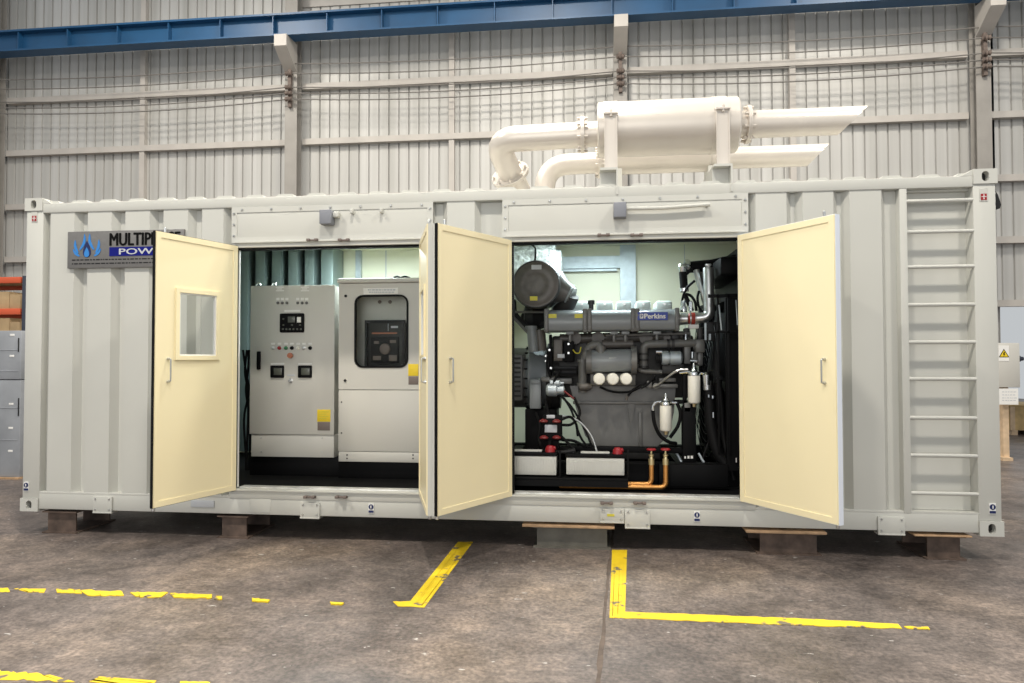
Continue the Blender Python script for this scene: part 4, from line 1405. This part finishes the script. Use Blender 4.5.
# left end of the engine: control unit, flywheel housing, starter
epart('flywheel_housing', 'engined', lambda m_: m_.lathe((xb, YC, ZC), (1, 0, 0), [(0, .27), (.0, .35), (.03, .35), (.05, .32), (.13, .31)], 36))
eu = epart('control_unit', 'brown', lambda m_: m_.pbox(553.5, 339.5, 562.5, 361, .80, .93, .01))
epart('label', 'pgrey', lambda m_: m_.pbox(557.5, 354, 564.5, 358, .792, .81, .002), parent=eu)
epart('control_unit', 'black', lambda m_: m_.pbox(563.5, 341, 574, 362, .80, .95, .01))
epart('heat_shield', 'dark', lambda m_: m_.pbox(554, 366, 577, 376, .80, .95, .01))
epart('rail_bracket', 'black', lambda m_: [m_.pbox(553, 368.5, 576, 370.5, .78, .82, .003), m_.pbox(553, 373, 576, 375, .78, .82, .003), m_.pbox(549, 334.5, 552, 376, .84, .90, .005)])
epart('bolt', 'steel', lambda m_: [m_.lathe(at(u, v, .79), (0, -1, 0), [(0, .012), (.012, .011)], 8) for u, v in ((546, 356), (546, 361), (549.5, 350), (551, 368), (568.5, 344), (568.5, 353))])
epart('yellow_wire', 'ydull', lambda m_: m_.tube(spline(pt((573, 350, .78), (576, 353, .76), (579.5, 352.5, .76), (581, 347, .78))), .006, 6))
st = epart('starter_motor', 'galv', lambda m_: [m_.lathe(at(546, 390, .76), (1, 0, 0), [(0, .04), (.02, .06), (.10, .062), (.11, .045), (.17, .045), (.18, .02)], 20), m_.lathe(at(550, 383, .74), (1, 0, 0), [(0, .03), (.09, .03), (.10, .015), (.13, .012)], 14)])
epart('terminal_boot', 'dred', lambda m_: m_.tube(spline(pt((564, 391, .70), (569, 395, .69), (574, 399, .68))), .009, 8), parent=st, label='red terminal boot')
epart('adaptor_arm', 'engine', lambda m_: [m_.pbox(541, 377, 556, 382, .76, .9, .012), m_.pbox(556, 378, 572, 384, .80, .95, .012)])
# turbocharger and pipes beneath the air filter
epart('turbocharger', 'dark', lambda m_: [m_.lathe(at(524, 318, 1.1), (1, 0, 0), [(0, .08), (.02, .14), (.10, .16), (.16, .12), (.24, .09)], 24), m_.pbox(520, 312, 546, 327, 1.0, 1.3, .04), m_.tube(spline(pt((513, 300, 1.0), (515, 314, .98), (524, 324, .96), (534, 330, .95))), .03, 10)])
epart('breather_tube', 'enginel', lambda m_: [m_.cyl(at(531.5, 327, .86), at(533.5, 352, .86), .05, 18), m_.lathe(at(531.2, 327, .86), (0, 0, 1), [(-.02, .058), (.01, .058)], 16)])
epart('breather_tube', 'brown', lambda m_: m_.cyl(at(539, 330, .90), at(541, 351, .90), .06, 18))
epart('strut', 'engine', lambda m_: [m_.cyl(at(513, 317, .85), at(531, 336, .85), .014, 8), m_.cyl(at(515, 312, .9), at(545, 312, .9), .012, 8)])
# air cleaner: big drum with dished lid turned to the doors, cone to the turbo
af = epart('air_cleaner', 'engined', lambda m_: m_.lathe(at(535.8, 284.2, .70), (0.03, 1, 0), [(0, .20), (0, .222), (.02, .232), (.07, .232), (.07, .215), (.45, .215), (.47, .19)], 44), 'large round air cleaner with brown grey lid')
epart('lid', 'brown', lambda m_: m_.lathe(at(535.8, 284.2, .694), (0.03, 1, 0), [(0, .05), (.004, .10), (.0, .107), (-.004, .185), (.004, .198), (.004, .214), (.02, .218)], 44), parent=af)
p0, p1 = at(531.5, 265, .69), at(541.5, 269.3, .69)
MB().box(p0.x, p1.x, .686, .70, p1.z, p0.z).build('label', M['pgrey'], af)
p0, p1 = at(530, 296.4, .69), at(537.4, 300.5, .69)
MB().box(p0.x, p1.x, .686, .70, p1.z, p0.z).build('label', M['ydull'], af)
cA, cB = at(552, 286, .98), at(572.5, 296, .92)
epart('outlet_cone', 'engine', lambda m_: m_.lathe(cA, cB - cA, [(0, .17), (.04, .17), ((cB - cA).length * .55, .12), ((cB - cA).length, .085)], 28), parent=af)
epart('clamp_ring', 'galv', lambda m_: [m_.tube([cA + (cB - cA) * .12 + (Vector((0, 1, 0)) * math.cos(a_) + (cB - cA).normalized().cross(Vector((0, 1, 0))) * math.sin(a_)) * .172 for a_ in [2 * math.pi * k / 28 for k in range(28)]], .008, 6, closed=True),
                              m_.tube([cA + (cB - cA) * .85 + (Vector((0, 1, 0)) * math.cos(a_) + (cB - cA).normalized().cross(Vector((0, 1, 0))) * math.sin(a_)) * .10 for a_ in [2 * math.pi * k / 24 for k in range(24)]], .010, 6, closed=True)], parent=af)
epart('inlet_elbow', 'engined', lambda m_: m_.tube(spline(pt((571, 295, .93), (566, 306, .98), (560, 312, 1.05))), .085, 16), parent=af)
epart('hanger', 'dark', lambda m_: m_.tube(spline(pt((529, 243, .78), (534.5, 247, .76), (535.5, 252, .74), (535, 262, .74))), .010, 8), parent=af)
# lagged exhaust duct in foil behind the air cleaner
fb = MB()
a, b = at(508, 243, 1.55), at(560.5, 298, 1.55)
bm = bmesh.new()
bmesh.ops.create_cube(bm, size=1)
for q in bm.verts: q.co = Vector(((a.x + b.x) / 2 + q.co.x * (b.x - a.x), 1.85 + q.co.y * .6, (a.z - .02 + b.z) / 2 + q.co.z * (a.z - .02 - b.z)))
bmesh.ops.bevel(bm, geom=list(bm.edges), offset=.06, segments=2, affect='EDGES')
bmesh.ops.subdivide_edges(bm, edges=list(bm.edges), cuts=4, use_grid_fill=True)
for q in bm.verts: q.co += Vector((rnd.uniform(-.012, .012), rnd.uniform(-.014, .014), rnd.uniform(-.008, .008)))
fb._take(bm)
fb.build('exhaust_lagging', M['foil'], en, 'crumpled silver foil lagging around the exhaust duct', flat=True)

# spin-on fuel filters hung on hoses
for (u0, u1, v0, v1, y) in ((660.3, 672.6, 405.5, 432, .50), (688.6, 701.4, 375.5, 404, .52)):
    a, b = at(u0, v0, y), at(u1, v1, y)
    cx_, r_ = (a.x + b.x) / 2, (b.x - a.x) / 2
    yc = y + r_
    hgt = a.z - b.z
    o = MB().lathe((cx_, yc, b.z), (0, 0, 1), [(0, r_ * .55), (.006, r_ * .85), (.02, r_), (hgt - .008, r_), (hgt, r_ * .96)], 28).build('fuel_filter', M['filt'], en, 'white fuel filter can, ' + ('lower of the two' if u0 < 670 else 'upper of the two'))
    MB().lathe((cx_, yc, a.z), (0, 0, 1), [(0, r_ * 1.05), (.018, r_ * 1.08), (.03, r_ * 1.02), (.04, r_ * .55), (.065, r_ * .4), (.07, r_ * .28), (.10, r_ * .22), (.11, r_ * .1)], 24).build('filter_head', M['chrome'], o)
    z_ = a.z + .03
    ar = MB().tube(fillet([(cx_ - .02, yc, z_), (cx_ - .09, yc, z_), (cx_ - .12, yc, z_ - .05), (cx_ - .115, yc, z_ - .08)] if u0 < 670 else [(cx_ - .02, yc, z_), (cx_ - .06, yc, z_), (cx_ - .13, yc, z_ - .01)], .03), .0125, 10)
    ar.tube([(cx_ + .02, yc, z_ - .005), (cx_ + .10, yc, z_ - .01)] if u0 < 670 else fillet([(cx_ + .02, yc, z_), (cx_ + .10, yc, z_ - .02), (cx_ + .12, yc, z_ - .06), (cx_ + .115, yc, z_ - .09)], .03), .0125, 10)
    ar.build('banjo_pipe', M['chrome'], o)
    MB().lathe((cx_, yc, b.z - .03), (0, 0, 1), [(0, .016), (.03, .02)], 10).build('drain_plug', M['brass'], o)
    if u0 < 670:
        MB().tube(spline([(cx_ - .115, yc, z_ - .08), (cx_ - .10, yc, z_ - .2), (cx_ - .05, yc + .02, b.z - .04), (cx_ + .03, yc + .03, b.z - .10), (cx_ + .10, yc + .1, b.z - .12)]), .017, 10).build('hose', M['rubber'], o)
        hb = at(675, 435, .58)
        MB().tube(spline([(cx_ + .10, yc, z_ - .01), (cx_ + .13, yc, z_ - .1), (cx_ + .11, yc + .02, b.z + .05), (cx_ + .04, yc + .04, b.z - .06)]), .016, 10).build('hose', M['rubber'], o)
    else:
        MB().lathe((cx_ + .115, yc, z_ - .17), (0, 0, 1), [(0, .02), (.01, .034), (.09, .036), (.10, .02), (.12, .018)], 14).build('primer_pump', M['steel'], o)
epart('fuel_line', 'steel', lambda m_: m_.tube(spline(pt((653, 387, .72), (660, 383.5, .68), (668, 377, .62), (678, 370.5, .57), (688, 369.5, .56))), .0125, 10))
epart('fuel_line', 'steel', lambda m_: [m_.tube(spline(pt((556, 416, .62), (570, 417, .6), (582, 424, .56), (592, 437, .5), (597, 452, .44))), .010, 8)], 'thin grey cable looping down to the battery')
epart('junction_block', 'engine', lambda m_: [m_.pbox(647, 381, 652, 388, .70, .78, .008), m_.pbox(659, 378, 676, 382, .78, .86, .008), m_.pbox(655, 384, 678, 388, .78, .86, .008), m_.lathe(at(656, 386, .74), (0, -1, 0), [(0, .03), (.03, .03), (.035, .018)], 12)])
fs_ = epart('filter_stand', 'black', lambda m_: [m_.pbox(682.5, 407, 696.5, 462, .60, .70, .006), m_.pbox(683, 372, 687, 412, .64, .70, .004), m_.pbox(684, 404, 694, 413, .62, .68, .004), m_.pbox(674, 400, 688, 404, .64, .70, .004)])
epart('clamp', 'engine', lambda m_: m_.pbox(684.5, 403, 690.5, 412, .60, .63, .004), parent=fs_)
epart('number_label', 'paper', lambda m_: [m_.pbox(684.3, 456.3, 686, 458.5, .594, .602, 0), m_.pbox(687.5, 455.8, 689.5, 458.6, .594, .602, 0), m_.pbox(690.7, 455.8, 693, 458.6, .594, .602, 0)], parent=fs_)
# battery switch block with red knobs
a, b = at(542.5, 415.5, .50), at(562, 441, .50)
bs = thing('battery_isolator', 'black battery isolator block with four red studs above the half hidden battery', 'switch', ((a.x + b.x) / 2, .56, zt))
epart('housing', 'black', lambda m_: m_.box(a.x, b.x, .50, .60, b.z, a.z, .01), parent=bs)
epart('stand', 'black', lambda m_: m_.box((a.x + b.x) / 2 - .05, (a.x + b.x) / 2 + .05, .55, .62, zt, b.z), parent=bs)
epart('plate', 'pgrey', lambda m_: [m_.pbox(544.6, 424.8, 557, 432.6, .496, .51, .004)], parent=bs)
epart('hook', 'pgrey', lambda m_: [m_.pbox(546.5, 415, 555, 418.5, .496, .52, .006)], parent=bs)
for u, v in ((543.5, 420.5), (556.5, 420.8), (543.8, 437), (556.5, 437)):
    p = at(u, v, .49)
    MB().lathe(p + Vector((0, 0, -.015)), (0, 0, 1), [(0, .038), (.008, .042), (.018, .036), (.03, .015)], 14).build('stud_cap', M['dred'], bs, 'red stud cap')
epart('battery_cable', 'rubber', lambda m_: [m_.tube(spline(pt(*q)), .013, 8) for q in (
    ((560, 420, .52), (570, 417, .56), (576, 424, .60), (578, 436, .62)), ((561, 436, .52), (568, 443, .46), (574, 450, .40)), ((562, 425, .54), (572, 424, .60), (580, 413, .66), (574, 397, .70)),
    ((550, 441, .50), (549, 447, .42), (551, 452, .36)), ((562, 440, .50), (574, 441, .56), (586, 447, .58)), ((545, 400, .78), (547, 408, .66), (549, 416, .56)), ((536, 413, .80), (540, 425, .66), (539, 440, .60), (545, 452, .50)))], parent=bs)
epart('cable_plug', 'dark', lambda m_: m_.tube(pt((558, 452, .36), (566, 452, .36), (575, 450.5, .36)), [.012, .018, .022], 10), parent=bs)

# coolant pipe with red hose, right of the covers
epart('coolant_outlet', 'steel', lambda m_: m_.tube(pt((678, 319, .86), (689, 319, .82)), [.062, .048], 20))
epart('hose_joint', 'redhose', lambda m_: m_.lathe(at(688.3, 318.6, .80), (1, 0, 0), [(0, .046), (.006, .053), (.02, .057), (.05, .057), (.067, .053), (.072, .046)], 24), 'red silicone hose joint')
epart('hose_clamp', 'steel', lambda m_: [m_.lathe(at(u, 318.5, .80), (1, 0, 0), [(0, .056), (0, .060), (.012, .060), (.012, .056)], 20) for u in (689.4, 694.6)])
epart('coolant_riser', 'steel', lambda m_: m_.tube(fillet(pt((695, 318.4, .80), (709.5, 317, .78), (708.3, 268, .82)), .20, 10), .050, 22), 'polished steel coolant riser')
epart('coolant_riser', 'steel', lambda m_: m_.tube(pt((696.5, 270, .95), (700, 284, .93), (707, 306, .88)), .032, 16))
epart('radiator_hose', 'rubber', lambda m_: [m_.tube(pt((682.8, 270.5, 1.0), (684.5, 292, 1.0)), .038, 16), m_.tube(spline(pt((682, 312, .92), (682.5, 299, .9), (687, 288, .86), (695, 280.5, .84))), .012, 8), m_.tube(spline(pt((686, 294, .95), (691, 296, .92), (695, 302, .9), (696.5, 311, .9))), .014, 8), m_.tube(spline(pt((699, 291, .9), (697.5, 298, .88), (699, 307, .88), (703, 313, .88))), .012, 8), m_.tube(pt((686, 275, .94), (692, 269, .9)), .012, 8), m_.tube(pt((685, 295, .95), (692, 311, .92)), .022, 10)])
epart('vent_fitting', 'chrome', lambda m_: [m_.lathe(at(683.6, 308, .88), (0, 0, 1), [(-.04, .03), (0, .034), (.03, .02), (.07, .018)], 12), m_.lathe(at(690.5, 306, .9), (0, 0, 1), [(-.05, .02), (.04, .02), (.05, .01)], 10), m_.lathe(at(684.2, 290.5, .96), (0, 0, 1), [(-.01, .042), (.02, .042)], 14), m_.lathe(at(682.6, 270, .96), (0, 0, 1), [(-.02, .034), (.03, .045), (.06, .03)], 14)])
epart('gauge_block', 'paper', lambda m_: m_.pbox(689, 324.5, 699, 328.5, .78, .84, .006))
epart('rubber_mount', 'engined', lambda m_: [m_.pbox(671, 332, 680, 341, .86, .95, .02), m_.pbox(684, 328, 690, 342, .84, .92, .01), m_.pbox(698, 327, 703, 340, .80, .90, .01)])
epart('shield_plate', 'dark', lambda m_: [m_.pbox(706, 322, 720, 341, .72, .74, .003), m_.pbox(704.5, 323, 706, 341, .70, .74, 0)])
epart('white_edge', 'galv', lambda m_: [m_.pbox(704.5, 323, 706.5, 340, .695, .70, 0), m_.pbox(708.8, 334, 711, 340, .695, .71, 0)])
epart('hose_run', 'rubber', lambda m_: [m_.tube(spline(pt((706, 372, .62), (709, 395, .60), (711, 425, .58), (718, 452, .55), (730, 470, .52))), .05, 14), m_.tube(spline(pt((711, 420, .64), (713, 432, .64), (707, 446, .62), (703, 458, .60))), .010, 8), m_.tube(spline(pt((715, 400, .7), (719, 425, .7), (726, 445, .68), (733, 462, .64))), .03, 12), m_.tube(spline(pt((719, 380, .6), (722, 410, .58), (724, 440, .56), (734, 480, .50))), .02, 10)])
epart('hose_end', 'chrome', lambda m_: [m_.lathe(at(706.5, 378, .56), (0, 0, 1), [(-.06, .03), (.03, .036), (.05, .02)], 14), m_.lathe(at(713.5, 415.5, .53), (0, 0, 1), [(-.02, .012), (.03, .012)], 8), m_.lathe(at(709, 396, .54), (0, 0, 1), [(-.012, .012), (.012, .012)], 8), m_.lathe(at(713, 397, .54), (0, 0, 1), [(-.012, .014), (.012, .014)], 8), m_.lathe(at(736.5, 460, .45), (0, 0, 1), [(-.02, .012), (.02, .012)], 8)])
epart('stay', 'galv', lambda m_: [m_.tube(pt((698.5, 453, .62), (704, 463, .60)), .012, 6), m_.tube(pt((675, 450, .70), (682, 463, .66)), .012, 6)])

# radiator at the right end with header, guarded fan and shroud
rd = thing('radiator', 'tall black radiator with fan guard at the right end of the engine', 'radiator', (6.75, YC, C_(.238)))
zr0, zr1 = at(733, 470, .5).z, at(733, 294, .5).z
MB().box(6.62, 6.86, .30, 2.15, C_(.239), C_(2.45), .01).build('core', M['black'], rd)
sh = MB().box(6.42, 6.62, .46, .52, zr0, zr1).box(6.42, 6.62, 1.98, 2.04, zr0, zr1).box(6.42, 6.62, .52, 1.98, zr1 - .06, zr1).box(6.42, 6.62, .52, 1.98, zr0, zr0 + .06)
sh.build('shroud', M['black'], rd)
hd = MB()
hd.tube(pt((686, 267.5, 1.05), (712, 265.5, 1.05), (745, 260, 1.05)), [.055, .06, .075], 18)
hd.box(6.40, 6.66, .60, 1.9, at(733, 275, .6).z, at(733, 256, .6).z, .03)
hd.build('header_tank', M['black'], rd)
MB().lathe(at(684.5, 266, 1.05), (1, 0, 0), [(-.01, .03), (.0, .066), (.03, .068), (.05, .06)], 16).build('hose_clamp', M['chrome'], rd)
MB().pbox(706, 263.6, 711.5, 265.8, .60, .66, .006).build('plug', M['steel'], rd)
mb = MB()
fx, fyc, fz = 6.36, YC, at(720, 380, 1.2).z
for r in [.16 + .075 * k for k in range(9)]:
    mb.tube([(fx, fyc + r * math.cos(a_), fz + r * math.sin(a_)) for a_ in [2 * math.pi * k / 36 for k in range(36)]], .004, 5, closed=True)
for k in range(8):
    a_ = math.pi / 4 * k
    mb.cyl((fx, fyc, fz), (fx, fyc + .76 * math.cos(a_), fz + .76 * math.sin(a_)), .006, 6)
mb.build('fan_guard', M['dark'], rd)
fan = MB().lathe((6.44, fyc, fz), (1, 0, 0), [(0, .10), (.08, .11)], 20)
fan.build('fan_hub', M['dark'], rd)
for k in range(8):
    a_ = 2 * math.pi * k / 8 + .2
    c, s = math.cos(a_), math.sin(a_)
    e, f = Vector((0, c, s)), Vector((0, -s, c))
    vs_ = []
    for r, w, tw in ((.10, .05, .05), (.4, .09, .04), (.68, .11, .03)):
        for sg_, dx in ((-1, -tw), (1, tw)):
            for th_ in (0, .006):
                vs_.append(Vector((6.49 + dx + th_, fyc, fz)) + e * r + f * w * sg_)
    fs = []
    for q in (0, 4):
        fs += [(q, q + 2, q + 6, q + 4), (q + 1, q + 5, q + 7, q + 3), (q, q + 4, q + 5, q + 1), (q + 2, q + 3, q + 7, q + 6)]
    fs += [(0, 1, 3, 2), (8, 10, 11, 9)]
    MB().add(vs_, fs).build('fan_blade', M['dark'], rd)
mb = MB()
for u in (716.5, 727):
    pplate(mb, u, 294, u + 3.5, 455, .44, .02)
pplate(mb, 708, 294.5, 738, 297.5, .44, .02)
pplate(mb, 708, 331, 738, 333, .44, .02)
mb.build('guard_frame', M['black'], rd)
MB().tube(pt((719, 305, .40), (721.5, 330, .40)), .006, 6).build('stay', M['galv'], rd)
MB().tube(pt((736, 300, .38), (737.5, 325, .38)), .005, 6).build('stay', M['galv'], rd)

# ------------------------------------------------------------------ things beside the container
# rack and grey cabinets on the left
ry = 3.4
rk = thing('storage_rack', 'orange red pallet rack with cartons at the left edge', 'rack', (-3.2, ry, 0))
za, zb = at(10, 280, ry).z, at(10, 311.5, ry).z
xe = at(25, 300, ry).x
for z in (za, zb, zb - 1.05):
    MB().box(-6.2, xe - .08, ry, ry + .05, z - .045, z + .045, .004).box(-6.2, xe - .08, ry + .95, ry + 1.0, z - .045, z + .045, .004).build('beam', M['rackred'], rk)
    MB().box(-6.2, xe - .08, ry + .05, ry + .95, z + .02, z + .04).build('shelf', M['card'], rk)
for x in (xe - .08, -6.29):
    for y in (ry, ry + .92):
        MB().box(x + .03, x + .08, y, y + .06, 0, za + .06, .004).build('upright', M['rackblue'], rk)
bx = ((-6.0, -5.2, .5), (-5.0, -4.2, .38), (-4.1, -3.62, .30), (-3.58, -3.2, .33))
labs = {(0, 2): 'tan carton on the upper shelf at the left picture edge', (0, 3): 'tan carton on the upper shelf nearest the container corner', (1, 2): 'brown carton on the lower shelf at the left picture edge', (1, 3): 'brown carton on the lower shelf nearest the container corner'}
for r, z in enumerate((zb, zb - 1.05)):
    for k, (u0, u1, h) in enumerate(((0, 17, .26), (13.5, 20.5, .22)) if r == 0 else ((-10, 9.8, .92), (10.4, 20.2, .86))):
        if r == 0:
            u0, u1 = ((-14, 9, ) if k == 0 else (9.4, 20.4))
        y = ry + .06
        zz0 = (zb if r == 0 else zb - .42)
        x0, x1 = at(u0, 300, y).x, at(u1, 300, y).x
        o = MB().box(x0, x1, y, y + .5, z + .041, z + .041 + h, .006).build('carton', M['card'])
        tag(o, labs[(r, k + 2)], 'carton', 'cartons on the rack')
        mbt = MB().box((x0 + x1) / 2 - .03, (x0 + x1) / 2 + .03, y - .001, y + .4, z + .041 + h, z + .043 + h)
        mbt.build('tape', M['crate'], o)
# grey steel cabinets in front of the rack, scuffed, one above the other
gy = 2.62
M['pan'] = mat('scuffed_blue_grey', (.27, .285, .31), .5, noise=(2.5, .15))
xg1 = at(20.5, 400, gy).x
zs1, zs2 = at(10, 330.5, gy).z, at(10, 379.5, gy).z
for k, (z0, z1, lab) in enumerate(((0.02, zs2 - .006, 'scuffed blue grey steel box on the floor left of the container'), (zs2, zs1, 'scuffed blue grey steel box stacked on top at the left edge'))):
    t = thing('steel_box', lab, 'box', ((xg1 - 3.9) / 2, gy + .3, z0), 'stacked steel boxes')
    MB().box(-3.9, xg1, gy, gy + .6, z0, z1 - .002, .012).build('shell', M['pan'], t)
    sp = MB()
    for v in ((356, 335, 389 - 9) if k else (404, 428, 451)):
        z = at(10, v, gy).z
        if not z0 + .05 < z < z1 - .03: continue
        sp.box(at(9, 400, gy).x, at(13.5, 400, gy).x, gy - .004, gy + .002, z - .014, z + .014, .002)
    sp.build('catch', M['paper'], t)
    rb = MB()
    for v in ((350, 371) if k else (408, 440)):
        z = at(10, v, gy).z
        rb.box(-3.85, xg1 - .04, gy - .006, gy + .002, z - .006, z + .006, .002)
    rb.build('rib', M['pan'], t)
    hs = MB()
    for u in (19,):
        p0, p1 = at(u, 338 if k else 398, gy), at(u, 352 if k else 416, gy)
        hs.box(p0.x - .006, p0.x + .006, gy - .012, gy + .002, p1.z, p0.z, .003)
    hs.build('handle_slot', M['dark'], t)
MB().box(-3.95, xg1 + .02, gy - .05, gy + .65, 0, .02).build('floor_plinth', M['wood'])
pl_ = bpy.data.objects['floor_plinth']
pl_.name = 'base_board'
tag(pl_, 'brown board under the steel boxes at the left', 'board')

# distribution box on its post and crate on the right
ey = 5.7
t = thing('power_box', 'grey electrical box with yellow warning triangle on a timber post', 'electrical box', (at(1010, 400, ey).x, ey, 0))
a, b = at(992, 343, ey), at(1020.6, 387.5, ey)
bxo = MB().box(a.x, b.x, ey, ey + .25, b.z, a.z, .012).build('enclosure', M['cab'], t)
fz0 = onfloor(1004, 458).y
MB().box(at(1002.5, 400, ey + .1).x, at(1008.5, 400, ey + .1).x, ey + .10, ey + .2, 0, b.z).build('post', M['palewood'], t)
MB().box(at(999, 400, ey + .1).x, at(1009, 400, ey + .1).x, ey + .02, ey + .28, 0, .05).build('foot', M['palewood'], t)
MB().lathe((b.x, ey + .1, (a.z + b.z) / 2 + .1), (1, 0, 0), [(0, .05), (.05, .05), (.06, .035), (.10, .03)], 12).build('socket', M['rackblue'], t)
ws = MB().box(at(999.5, 400, ey).x, at(1009.8, 400, ey).x, ey - .004, ey + .001, at(1000, 361, ey).z, at(1000, 345.5, ey).z).build('warning_sign', M['paper'], bxo)
c0 = at(1003.8, 353.8, ey)
tri = lambda s: [(c0.x + s * math.cos(math.pi / 2 + 2 * math.pi * k / 3), c0.z - .01 + s * math.sin(math.pi / 2 + 2 * math.pi * k / 3)) for k in range(3)]
MB().prism(tri(.088), 'y', ey - .006, ey - .003).build('triangle', M['print'], ws)
MB().prism(tri(.066), 'y', ey - .008, ey - .005).build('triangle', M['yellow'], ws)
bo_ = [(-.004, .04), (.014, .04), (.004, .008), (.016, .008), (-.012, -.036), (-.002, -.002), (-.016, -.002)]
MB().prism([(c0.x + p[0], c0.z - .01 + p[1]) for p in bo_], 'y', ey - .010, ey - .007).build('lightning_bolt', M['print'], ws)
nt_ = MB().box(at(996, 400, ey).x, at(1018.2, 400, ey).x, ey - .004, ey + .001, at(1000, 404.5, ey).z, at(1000, 388.5, ey).z)
no = nt_.build('notice', M['paper'], t, 'white paper notice under the box')
mb = MB()
for v in (391.5, 394.5, 397.5, 400):
    x = at(1002, 400, ey).x
    while x < at(1015, 400, ey).x:
        w_ = rnd.uniform(.01, .04)
        mb.box(x, x + w_, ey - .0055, ey - .003, at(1000, v + .7, ey).z, at(1000, v, ey).z)
        x += w_ + .012
mb.build('fine_print', M['pgrey'], no)
cyy = 9.6
p = onfloor(1010, 441)
cx0 = at(1008.8, 420, cyy).x
zt_ = at(1010, 405, cyy).z
t = thing('wooden_crate', 'yellowish wooden crate on the floor at the right edge', 'crate', (cx0 + .8, cyy, 0))
MB().box(cx0, cx0 + 1.8, cyy, cyy + 1.2, .10, zt_ - .03).build('box', M['crate'], t)
MB().box(cx0 - .03, cx0 + 1.83, cyy - .03, cyy + 1.23, zt_ - .03, zt_, .004).build('lid', M['crate'], t)
for k in range(4):
    x = cx0 + .02 + k * .58
    MB().box(x, x + .09, cyy - .025, cyy, .10, zt_ - .03).build('batten', M['palewood'], t)
for x in (cx0 + .05, cx0 + .8, cx0 + 1.6):
    MB().box(x, x + .12, cyy, cyy + 1.2, 0, .10).build('skid', M['palewood'], t)
